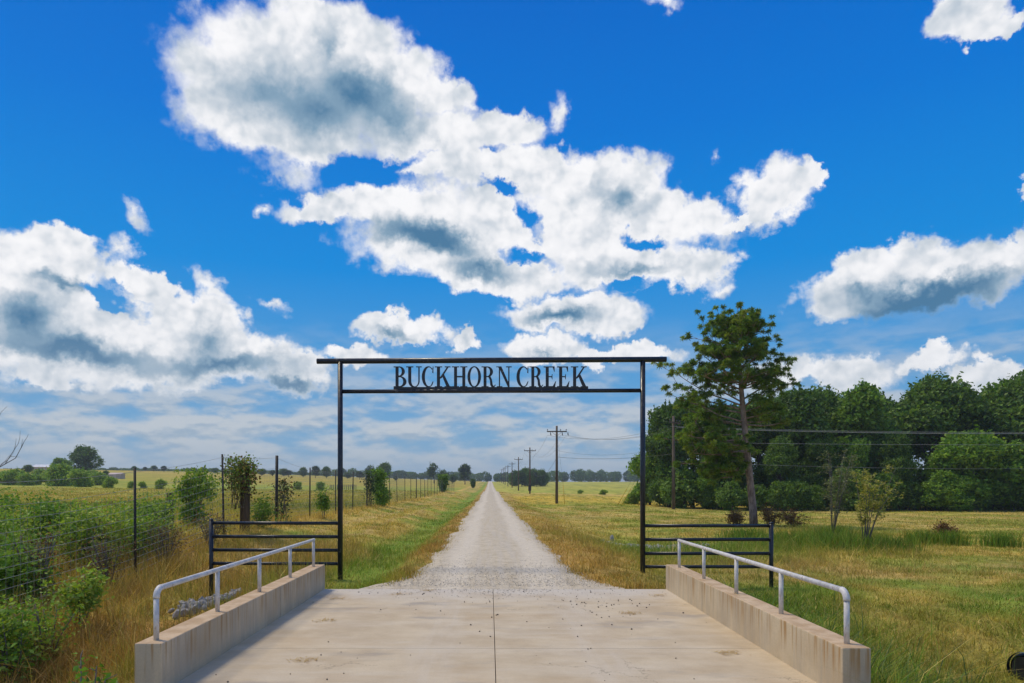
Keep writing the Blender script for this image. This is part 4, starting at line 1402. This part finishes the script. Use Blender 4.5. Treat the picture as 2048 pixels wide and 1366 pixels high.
def make_left():
    gth = 'leafy shrubs of the thicket'
    labs = ['tallest broad shrub in the middle of the left thicket', 'rounded thicket shrub left of the nearest fence post', 'wide shrub at the back of the thicket by the picture edge',
            'low shrub at the back of the thicket, right of its tallest shrub', 'shrub in the thicket front just behind the fence wires, below the tallest shrub', 'shrub ending the thicket beside the nearest fence post',
            'farthest wide shrub at the back left of the thicket', 'small shrub peeping out behind the nearest fence post', 'low shrub behind the thicket, between the fence post and the black wooden post',
            'small rounded shrub close to the camera at the thicket front', 'bushy shrub filling the left picture edge below the thicket']
    spec = [(-12.0, 15.5, 1.65, 2.2), (-10.4, 14.6, 1.45, 1.9), (-13.8, 17.5, 1.5, 2.4), (-11.6, 18.2, 1.2, 1.9), (-9.5, 13.4, 1.15, 1.5), (-9.1, 16.2, 1.35, 1.6), (-15.6, 20.5, 1.3, 2.6),
            (-8.8, 17.6, .9, 1.3), (-10.0, 20.5, .9, 1.6), (-8.5, 12.2, .8, 1.1), (-9.7, 11.9, 1.15, 1.5)]
    for i, (x, y, h, w) in enumerate(spec):
        leaf_plant('thicket_shrub', x, y, h, w, 40 + i, [PAL_LIGHT, PAL_LIGHT + PAL_BRIGHT, PAL_BRIGHT][i % 3], labs[i], 'shrub', gth, 430, 12, [.085, .07, .095][i % 3], 13, [.2, .1, .15][i % 3], spread=.15)
    # brown woody weeds among the shrubs
    for i, (px, y, h, w, lb) in enumerate(((70, 12.6, 1.35, 1.0, 'reddish brown dry weed standing among the thicket shrubs near the picture edge'), (215, 14.2, 1.1, .9, 'brown half dry weed between the thicket and the nearest fence post'), (330, 16.8, .95, 1.1, 'grey brown brush spreading under the bright shrub behind the fence'), (420, 19.0, .9, 1.3, 'tangle of grey brown brush behind the left fence panel end'))):
        leaf_plant('dry_weed', at(px, y), y, h, w, 140 + i, PAL_BROWN + PAL_YEL[:2], lb, 'weed', None, 150, 8, .05, 14, .2, spread=.12)
    # single plants
    leaf_plant('leafy_shrub', at(388, 23.6), 23.6, 1.75, 1.5, 71, PAL_BRIGHT + PAL_LIGHT, 'tall bright shrub growing over the short black wooden post', 'shrub', None, 300, 10, .12, 9, .1, spread=.11)
    leaf_plant('young_tree', at(648, 29), 29, 1.3, .5, 72, PAL_MID + PAL_LIGHT, 'slim leafy sapling by the fence just left of the arch post', 'sapling', None, 120, 9, .09, 4, .3, spread=.07)
    leaf_plant('weed_bush', at(520, 22.5), 22.5, .8, 1.1, 73, PAL_MID, 'low leafy weed bush at the foot of the vine covered post', 'shrub', None, 160, 9, .08, 7, .05, spread=.1)
    leaf_plant('weed_bush', at(300, 19), 19, 1.0, .9, 74, PAL_MID, 'small leafy bush just behind the nearest fence post', 'shrub', None, 140, 9, .09, 6, .1, spread=.1)
    leaf_plant('weed_plant', at(160, 11.2), 11.2, .95, .55, 75, PAL_BRIGHT, 'bright green weed standing alone before the thicket with a dark stem', 'weed', None, 110, 9, .08, 4, .35, spread=.07)
    leaf_plant('weed_plant', at(90, 9.9), 9.9, .9, .8, 76, PAL_BRIGHT + PAL_LIGHT[2:], 'pale green fluffy weed clump low in the left thicket', 'weed', None, 170, 9, .055, 9, .1, spread=.1)
    leaf_plant('weed_plant', at(20, 9.2), 9.2, 1.0, .8, 78, PAL_BRIGHT + PAL_LIGHT, 'green weed clump at the left picture edge below the thicket', 'weed', None, 170, 9, .07, 8, .1, spread=.1)
    leaf_plant('weed_plant', at(250, 5.55), 5.0, .75, .3, 77, PAL_LIGHT[:2], 'small green weed at the foot of the nearer left wall end', 'weed', None, 40, 8, .05, 5, .2, spread=.05)
    # old wooden posts
    x, y = at(340, 24.4), 24.4
    o = MB().tube([(0, 0, -.3), (.01, 0, .6), (0, .01, 1.12)], [.13, .125, .12], 10).build('wooden_post', M['old_wood'], None, (x, y, gz(x, y)))
    tag(o, 'short thick black wooden post beside the tall bright shrub', 'post')
    x, y = FX + .15, 21.1
    o = MB().tube([(0, 0, -.3), (.02, 0, 1.0), (0, .01, 2.1)], [.15, .145, .14], 12).build('wooden_post', M['old_wood'], None, (x, y, gz(x, y)))
    tag(o, 'thick brown wooden fence post wrapped in a half dead vine', 'post')
    # vines
    def vine(x, y, z0, z1, w, seed, pal, label, n=420, leaf=.085, top=1.0, bare=.25):
        g = np.random.default_rng(seed)
        root = empty('climbing_vine', (x, y, z0), label, 'vine')
        H_ = z1 - z0
        t = g.uniform(0, 1, n) ** (1 / (1 + top))
        t = bare * g.random(n) * .4 + t * (1 - .0)
        t = np.clip(t, 0, 1.05)
        ww = w * (.35 + .75 * np.sin(np.clip(t, 0, 1) * 2.2) * .8)
        a = g.uniform(0, 6.28, n); rr = np.sqrt(g.random(n))
        c = np.stack([np.cos(a) * ww * rr * .55, np.sin(a) * ww * rr * .8, t * H_], 1)
        cl = np.repeat(c, 7, axis=0) + g.normal(size=(n * 7, 3)) * np.array([.13, .13, .11])
        pal = np.array(pal)
        tint = np.repeat(pal[g.integers(0, len(pal), n)] * g.uniform(.7, 1.3, (n, 1)), 7, axis=0)
        v, f, col = leaf_arrays(cl, leaf, tint, .7, .1, g)
        mb = MB()
        for k in range(10):
            p0 = Vector((g.normal() * .1, g.normal() * .1, 0)); p1 = Vector((g.normal() * w * .2, g.normal() * w * .2, H_ * .55)); p2 = Vector((g.normal() * w * .45, g.normal() * w * .4, H_ * g.uniform(.9, 1.12)))
            mb.tube([p0, p1, p2], [.012, .009, .004], 5)
        mb.build('stems', M['twig'], root)
        link('foliage', fast_mesh('foliage', v, f, col), M['leaf'], root)
    vine(FX + .1, 20.9, gz(FX, 20.9) + .75, hgt(928, 20.9), .75, 81, PAL_MID + PAL_BROWN + PAL_YEL, 'half dead brown and green vine bushing over the top of a fence post', 300, .075, 1.6)
    vine(FX + .05, 25.4, gz(FX, 25.4), hgt(965, 25.4), .55, 82, PAL_GREY + PAL_BROWN[:1], 'thin straggly vine climbing the thick dark fence post', 110, .07)
    vine(FX + .1, 43.4, gz(FX, 43.4), hgt(950, 43.4), .5, 83, PAL_GREY + PAL_MID[:1], 'sparse vine on the fence post next to the tall green vine', 120, .1)
    vine(at(757, 46.5), 46.5, gz(FX, 46.5), hgt(944, 46.5), .72, 84, PAL_LIGHT + PAL_MID[2:], 'tall dense green vine column on the fence right of the arch post', 420, .12, .4)
    vine(at(765, 46.3), 46.3, gz(FX, 46.3), gz(FX, 46.3) + 1.1, .8, 85, PAL_LIGHT, 'low green vine mound at the foot of the tall vine column', 200, .11, .1)
    vine(at(886, 113), 113, gz(FX, 113), hgt(952, 113), 1.5, 86, PAL_MID + PAL_LIGHT[:1], 'far green vine column on the fence below the forked oak', 420, .2, .4)
    vine(at(946, 215), 215, gz(FX, 215), gz(FX, 215) + 2.6, 1.4, 88, PAL_DARK, 'dark shrub at the vanishing end of the fence', 200, .3, .4)
    # bare tree reaching in from the left
    g = np.random.default_rng(9)
    bx, by = -11.35, 13.6
    root = empty('bare_tree', (bx, by, gz(bx, by)), 'leafless grey tree reaching bare twigs in from the left edge', 'tree')
    tr = MB(); tr.tube([(0, 0, -.3), (-.05, 0, 1.2), (0, 0, 2.4), (.1, .05, 3.4)], [.07, .06, .04, .015], 8); tr.build('trunk', M['twig'], root)
    def grow(mb, p, d, L, r, lv):
        q = p + d * L * .5 + Vector(g.normal(size=3)) * L * .05
        e = p + d * L + Vector(g.normal(size=3)) * L * .07 + Vector((0, 0, .05 * L))
        mb.tube([p, q, e], [r, r * .8, r * .55], 5)
        if lv:
            for k in range(3):
                b = p.lerp(e, .4 + .3 * k)
                nd = (d + Vector(g.normal(size=3)) * .42 + Vector((0, 0, .18))).normalized()
                grow(mb, b, nd, L * g.uniform(.45, .75), r * .58, lv - 1)
    zb = gz(bx, by)
    for z, dx, dz, L in ((2.1, .75, .55, 1.15), (1.9, .85, .25, 1.3), (1.55, .9, .12, 1.15), (2.5, .55, .8, 1.0), (1.3, .8, .5, 1.0), (2.0, .3, .8, 1.2), (1.1, .9, .35, 1.1)):
        mb = MB()
        grow(mb, Vector((0, 0, z - zb * 0)), Vector((dx, g.uniform(-.3, .3), dz)).normalized(), L * .95, .022, 3)
        mb.build('branch', M['twig'], root)
    # rock heap behind the left wall
    import bmesh
    rx, ry = -5.35, 13.15
    heap = empty('rock_heap', (rx, ry, gz(rx, ry)), 'small heap of broken grey rocks in dry grass behind the left handrail', 'rock heap')
    protos = []
    for k in range(5):
        bm = bmesh.new()
        bmesh.ops.create_icosphere(bm, subdivisions=1, radius=1)
        for v in bm.verts:
            v.co *= random.uniform(.7, 1.2); v.co.z *= .6; v.co.y *= .75
        me = bpy.data.meshes.new('rock'); bm.to_mesh(me); bm.free(); me.materials.append(M['rock'])
        protos.append(me)
    for k in range(95):
        a = random.uniform(0, 6.28); d = math.sqrt(random.random())
        x, y = math.cos(a) * d * .62, math.sin(a) * d * .85
        o = link('rock', random.choice(protos), None, heap)
        s = random.uniform(.05, .12)
        o.scale = (s, s, s); o.rotation_euler = [random.uniform(0, 6.28) for _ in range(3)]
        o.location = (x, y, gz(rx + x, ry + y) - heap.location.z + .03 + .16 * max(0, 1 - d) * random.random() + .05)


make_left()


# ------------------------------------------------------------------ saplings, brush, stones and pipe on the right
def make_right():
    def sapling(px, y, h, w, seed, pal, lab, lean=0.0, per=240):
        g = np.random.default_rng(seed)
        x = at(px, y)
        root = empty('sapling', (x, y, gz(x, y)), lab, 'sapling', 'two saplings in the meadow')
        mb = MB(); pts = []
        for k in range(9):
            a = g.uniform(0, 6.28); d = w * g.uniform(.15, .5)
            tip = Vector((math.cos(a) * d + lean, math.sin(a) * d * .6, h * g.uniform(.72, 1)))
            m_ = Vector((tip.x * .4, tip.y * .4, h * .42))
            mb.tube([(g.normal() * .03, g.normal() * .03, -.1), m_, tip], [.016, .012, .004], 5)
            for q in range(14):
                t = g.uniform(.35, 1)
                b = Vector((0, 0, 0)).lerp(m_, t * 2) if t < .5 else m_.lerp(tip, t * 2 - 1)
                e = b + Vector((g.normal() * .17 + math.cos(a) * .12, g.normal() * .15, .10 + g.normal() * .06))
                mb.tube([b, e], [.005, .002], 4)
                pts += [b.lerp(e, u)[:] for u in (.35, .6, .8, 1.0)]
        mb.build('stems', M['twig'], root)
        P = np.array(pts)
        c = P[g.integers(0, len(P), per * 9)] + g.normal(size=(per * 9, 3)) * .045
        pal = np.array(pal)
        v, f, col = leaf_arrays(c, .085, pal[g.integers(0, len(pal), len(c))] * g.uniform(.7, 1.2, (len(c), 1)), .34, .3, g)
        link('foliage', fast_mesh('foliage', v, f, col), M['leaf'], root)
    sapling(1664, 26.5, 3.35, 1.8, 91, [(.16, .19, .08), (.20, .21, .10), (.13, .17, .07), (.25, .25, .12)], 'grey green wispy sapling with thin bare stems, left of the yellowish one', .35)
    sapling(1730, 22.6, 2.85, 2.0, 92, [(.36, .36, .06), (.44, .40, .08), (.27, .30, .05), (.48, .42, .12)], 'yellowish feathery sapling with reddish bare stems in the meadow', .3)
    # dead brush at the pine foot
    for px, y, h, w, lab in ((1545, 36.8, .95, 1.5, 'brown dead brush pile at the foot of the pine, larger one'), (1588, 35.5, .75, 1.2, 'brown dead branch heap just right of the fence panel end'), (1470, 36.6, .7, .9, 'brown dry brush at the road side of the pine foot'), (1886, 27, .5, .7, 'small rusty dead plant alone in the open right meadow')):
        leaf_plant('dead_brush', at(px, y), y, h, w, int(px), PAL_BROWN, lab, 'dead brush', None, 150, 8, .1, 9, .1, spread=.1)
    # white stone by the wet patch, riprap strip
    import bmesh
    def rock_mesh(seed):
        bm = bmesh.new(); bmesh.ops.create_icosphere(bm, subdivisions=2, radius=1)
        for v in bm.verts:
            n = mnoise.noise(v.co * 1.3 + Vector((seed, 0, 0)))
            v.co *= 1 + .35 * n
        me = bpy.data.meshes.new('stone'); bm.to_mesh(me); bm.free(); me.materials.append(M['rock'])
        return me
    x, y = at(1224, 27.8), 27.8
    o = link('pale_stone', rock_mesh(3.1), None, None, (x, y, gz(x, y) + .10)); o.scale = (.09, .07, .16)
    tag(o, 'small pale upright stone just beyond the strip of white rubble', 'stone')
    g = np.random.default_rng(12)
    n = 900
    vs = []; fs = []
    px = np.where(g.random(n) < .7, g.uniform(1203, 1300, n), g.uniform(1290, 1420, n))
    yy = 25.6 + g.normal(size=n) * .33 - (px - 1203) * .004
    ico = rock_mesh(1.7)
    base = np.array([[0, 0, 1], [.9, 0, .2], [.3, .85, .2], [-.75, .5, .2], [-.75, -.5, .2], [.3, -.85, .2], [0, 0, -.6]]) * np.array([1, .8, .7])
    tri = np.array([[0, 1, 2], [0, 2, 3], [0, 3, 4], [0, 4, 5], [0, 5, 1], [6, 2, 1], [6, 3, 2], [6, 4, 3], [6, 5, 4], [6, 1, 5]])
    def stones(name, X, Y, Z, S, m_, lab_kind='stuff'):
        k = len(X)
        a = g.uniform(0, 6.28, k); ca, sa = np.cos(a)[:, None], np.sin(a)[:, None]
        b = base[None] * g.uniform(.7, 1.3, (k, 7, 3))
        v = np.stack([b[..., 0] * ca - b[..., 1] * sa, b[..., 0] * sa + b[..., 1] * ca, b[..., 2]], -1) * S[:, None, None]
        v += np.stack([X, Y, Z], -1)[:, None]
        f = (np.arange(k) * 7)[:, None, None] + tri[None]
        me = fast_mesh(name, v.reshape(-1, 3), f.reshape(-1, 3), None)
        tag(link(name, me, m_), kind='stuff')
    X = (px - VX) * yy / F
    stones('white_rubble', X, yy, ground_z(X, yy) + .05, g.uniform(.03, .10, n), M['rock'])
    # loose gravel on the slab and at the road mouth
    m_g, T, bs = mat('loose_gravel', .9, .15)
    isl = T.node('ShaderNodeNewGeometry').outputs['Random Per Island']
    T.l.new(T.mix(isl, (.34, .30, .24), (.68, .60, .49)), bs.inputs['Base Color'])
    n = 3000
    Y = 10.95 + g.exponential(1.6, n); 
    l, r = road_edges(Y)
    X = l - .15 + (r - l + .3) * g.random(n)
    stones('road_gravel', X, Y, road_z(Y) + .03, g.uniform(.005, .014, n), m_g)
    n = 520
    Y = SLAB_END - np.minimum(g.exponential(.33, n), 5); X = np.clip(.1 + g.normal(size=n) * .95, -2.4, 2.6)
    stones('spilled_gravel', X, Y, np.full(n, .004), g.uniform(.004, .012, n), m_g)
    m_d, T, bs = mat('dark_grit', .9, .15)
    bs.inputs['Base Color'].default_value = (.10, .085, .07, 1)
    n = 130
    Y = SLAB_END - g.random(n) ** 1.2 * 5.6; X = g.uniform(-2.45, 2.6, n)
    k = 55
    X[:k] = 1.45 + g.normal(size=k) * .35; Y[:k] = 10.1 - np.abs(g.normal(size=k)) * 1.1
    stones('dark_grit', X, Y, np.full(n, .004), g.uniform(.005, .017, n), m_d)
    # bits of dry grass blown on the slab
    n = 420
    cx = np.array([-2.15, -1.35, -.95, 2.45, -1.95, -1.7, 1.75, 2.3]); cy = np.array([9.9, 10.35, 10.7, 10.2, 8.3, 6.4, 8.8, 6.7])
    k = g.integers(0, 8, n)
    P = np.stack([cx[k] + g.normal(size=n) * .07, cy[k] + g.normal(size=n) * .05, np.full(n, .006)], 1)
    a = g.uniform(0, 6.28, n); d = np.stack([np.cos(a), np.sin(a), g.uniform(0, .3, n)], 1) * g.uniform(.03, .09, n)[:, None]
    s = np.cross(d, [0, 0, 1.0]); s = s / (np.linalg.norm(s, axis=1, keepdims=True) + 1e-9) * .004
    v = np.stack([P - s, P + s, P + d], 1).reshape(-1, 3)
    col = np.repeat(np.array([C_DRY * .8, C_RUST])[g.integers(0, 2, n)], 3, axis=0)
    tag(link('dry_straw', fast_mesh('dry_straw', v, np.arange(n * 3).reshape(n, 3), col), M['blade']), kind='stuff')
    # black corrugated drain pipe in the lower right corner
    x, y = 6.75, 8.85
    root = empty('drain_pipe', (x, y, gz(x, y)), 'black corrugated plastic drain pipe end lying in grass in the lower right corner', 'pipe')
    root.rotation_euler = (0, 0, R(20))
    pts = []; rad = []
    for i in range(60):
        pts.append((i * .02, 0, .16)); rad.append(.19 if (i // 2) % 2 else .165)
    MB().tube(pts, rad, 24, False).build('pipe_shell', M['black_plastic'], root)
    MB().tube([(-.02, 0, .16), (.01, 0, .16), (.04, 0, .16)], [.2, .205, .2], 24, False).build('pipe_collar', M['black_plastic'], root)
    MB().tube([(.0, 0, .16), (1.2, 0, .16)], .15, 24, True).build('pipe_bore', M['black_plastic'], root)


make_right()


# ------------------------------------------------------------------ grass
def make_grass():
    g = np.random.default_rng(21)
    k = 13
    nt = 52000
    ty = np.exp(g.uniform(math.log(4.3), math.log(125), nt))
    tx = ty * g.uniform(-.76, .82, nt)
    tid = np.repeat(np.arange(nt), k)
    n = nt * k
    off = g.normal(size=(n, 2)) * (.035 + .0045 * ty[tid])[:, None]
    x = tx[tid] + off[:, 0]; y = ty[tid] + off[:, 1] * 1.2
    tr_ = g.random(nt)[tid]; th_ = np.exp(g.normal(size=nt) * .38)[tid]; tc_ = g.uniform(.72, 1.32, nt)[tid]
    l, r = road_edges(np.maximum(y, 10.9))
    fr = np.abs(g.normal(size=n)) * .16
    keep = ~((y < SLAB_END + .03) & (x > SLAB_L - .24) & (x < SLAB_R + .24))
    keep &= ~((y >= SLAB_END) & (x > l + fr) & (x < r - fr))
    keep &= ((x + 5.35) / .62) ** 2 + ((y - 13.1) / .9) ** 2 > 1
    keep &= ~((x > 4.0) & (x < 8.2) & (np.abs(y - 25.3) < .75))
    # worn, thin patches and the dusty edge in front of the slab
    thin = fbm(x * .8 + 5, y * .6, 3)
    keep &= (thin + g.random(n) * .5 > .48)
    keep &= ~((y > SLAB_END - .01) & (y < SLAB_END + .25) & (np.abs(x - .1) < 1.9))
    x = x[keep]; y = y[keep]; tr_ = tr_[keep]; th_ = th_[keep]; tc_ = tc_[keep]
    z = ground_z(x, y) - .01
    n = len(x)
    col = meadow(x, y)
    pick = np.where(g.random(n) < .7, tr_, g.random(n))
    col = mixc(col, C_STRAW * 1.1, (pick < .14) * .75)
    col = mixc(col, C_GREEN, ((pick > .14) & (pick < .26)) * .55)
    col = mixc(col, C_RUST, ((pick > .26) & (pick < .34)) * .55)
    col *= g.uniform(.8, 1.25, (n, 1)) * tc_[:, None]
    # height of the sward
    h = np.full(n, .060)
    hn = fbm(x * .5 + 90, y * .4, 3)
    lf = x < 0
    h += .05 * sst(.45, .7, hn)
    h += lf * sst(24, 15, y) * sst(-2.8, -3.6, x) * (.06 + .14 * hn)          # rank dry grass on the left creek bank
    h += lf * sst(-6.2, -7.6, x) * (.04 + .14 * hn)                            # unmown strip under the fence and field beyond
    h += (~lf) * np.exp(-((x - 6.2) / 3.4) ** 2 - ((y - 22) / 4.0) ** 2) * .22
    h += (~lf) * np.exp(-((x - 4.4) / 1.9) ** 2 - ((y - 6.2) / 3.2) ** 2) * .22
    h += (~lf) * np.exp(-((x - 11.6) / 2.5) ** 2 - ((y - 23.2) / 2.0) ** 2) * .32
    h += (~lf) * np.exp(-((x - 13.6) / 2.6) ** 2 - ((y - 28.5) / 1.7) ** 2) * .30
    h *= 1 - .8 * np.exp(-(((x + 5.0) / .9) ** 2 + ((y - 12.0) / 1.3) ** 2) ** 2)
    h *= g.uniform(.45, 1.35, n) * th_
    h *= 1 - .35 * sst(30, 90, y)
    col = mixc(col, C_GREEN * .8, (~lf) * (np.exp(-((x - 11.6) / 2.5) ** 2 - ((y - 23.2) / 2.0) ** 2) + np.exp(-((x - 13.6) / 2.6) ** 2 - ((y - 28.5) / 1.7) ** 2) + np.exp(-((x - 16.0) / 1.6) ** 2 - ((y - 24.5) / .9) ** 2)) * .85)
    w = np.maximum(.007, y * .00085) * g.uniform(.7, 1.4, n)
    lean = np.abs(g.normal(size=n)) * .9
    P = np.stack([x, y, z], 1)
    near = y < 13
    v, f, c = blade_arrays(P[near], h[near], w[near], lean[near], col[near], 2, g)
    tag(link('grass', fast_mesh('grass', v, f, c), M['blade']), kind='stuff')
    v, f, c = blade_arrays(P[~near], h[~near], w[~near], lean[~near], col[~near], 1, g)
    tag(link('meadow_grass', fast_mesh('meadow_grass', v, f, c), M['blade']), kind='stuff')
    # long arching blades by the right wall end and the lower left corner
    n = 5200
    k = g.random(n)
    x = np.where(k < .78, 4.2 + g.normal(size=n) * .75, -4.7 + g.normal(size=n) * .5)
    y = np.where(k < .78, 5.6 + np.abs(g.normal(size=n)) * 1.9, 5.1 + g.normal(size=n) * .5)
    ok = (x > SLAB_R + .3) | (x < -3.2)
    x, y = x[ok], y[ok]; n = len(x)
    P = np.stack([x, y, ground_z(x, y) - .02], 1)
    pal = np.array([C_GREEN * .8, C_GREEN * 1.1, C_OLIVE, (.16, .22, .07), (.09, .15, .06)])
    c = pal[g.integers(0, 5, n)] * g.uniform(.7, 1.3, (n, 1))
    v, f, c = blade_arrays(P, g.uniform(.3, .75, n), g.uniform(.008, .014, n), g.uniform(.3, .9, n), c, 2, g)
    tag(link('long_grass', fast_mesh('long_grass', v, f, c), M['blade']), kind='stuff')
    # tall green clumps round the saplings and farther right
    n = 5200
    cen = np.array([(10.2, 24.2), (11.3, 22.4), (12.6, 22.3), (11.0, 23.6), (15.2, 24.6), (15.9, 24.2), (17.4, 23.8), (13.0, 26.6), (9.8, 26.8)])
    sg = np.array([(.5, .5), (.5, .4), (.45, .35), (.5, .5), (.28, .3), (.3, .25), (.3, .2), (.4, .3), (.4, .4)])
    q = g.integers(0, len(cen), n)
    xy = cen[q] + g.normal(size=(n, 2)) * sg[q]
    P = np.stack([xy[:, 0], xy[:, 1], ground_z(xy[:, 0], xy[:, 1]) - .02], 1)
    pal = np.array([C_GREEN * .9, C_GREEN * 1.2, C_OLIVE, C_GREEN * .7])
    c = pal[g.integers(0, 4, n)] * g.uniform(.7, 1.2, (n, 1))
    v, f, c = blade_arrays(P, g.uniform(.25, .62, n), g.uniform(.014, .026, n), g.uniform(.1, .5, n), c, 2, g)
    tag(link('reeds', fast_mesh('reeds', v, f, c), M['blade']), kind='stuff')
    # dry weed stalks on the left bank
    n = 2600
    x = -3.4 - np.abs(g.normal(size=n)) * 3.0; y = g.uniform(5, 20, n)
    ok = ((x + 5.0) / 1.0) ** 2 + ((y - 12.2) / 1.7) ** 2 > 1
    x = x[ok]; y = y[ok]; n = len(x)
    P = np.stack([x, y, ground_z(x, y) - .02], 1)
    pal = np.array([C_RUST * .8, C_DRY, C_OLIVE * .8, C_STRAW * .7])
    c = pal[g.integers(0, 4, n)] * g.uniform(.6, 1.2, (n, 1))
    v, f, c = blade_arrays(P, g.uniform(.3, .9, n), g.uniform(.004, .008, n), g.uniform(.05, .4, n), c, 2, g)
    tag(link('dry_weeds', fast_mesh('dry_weeds', v, f, c), M['blade']), kind='stuff')


make_grass()


# ------------------------------------------------------------------ summer haze
def make_haze():
    mb = MB().box(-1950, 1950, -60, 3100, -3.0, 26.0)
    m = bpy.data.materials.new('haze')
    m.use_nodes = True
    T = NT(m.node_tree)
    T.n.clear()
    o = T.node('ShaderNodeOutputMaterial')
    v = T.node('ShaderNodeVolumePrincipled')
    v.inputs['Color'].default_value = (.80, .88, 1.0, 1)
    v.inputs['Density'].default_value = 0.00034
    v.inputs['Anisotropy'].default_value = 0.2
    T.l.new(v.outputs[0], o.inputs['Volume'])
    tag(mb.build('haze', m), kind='stuff')


make_haze()
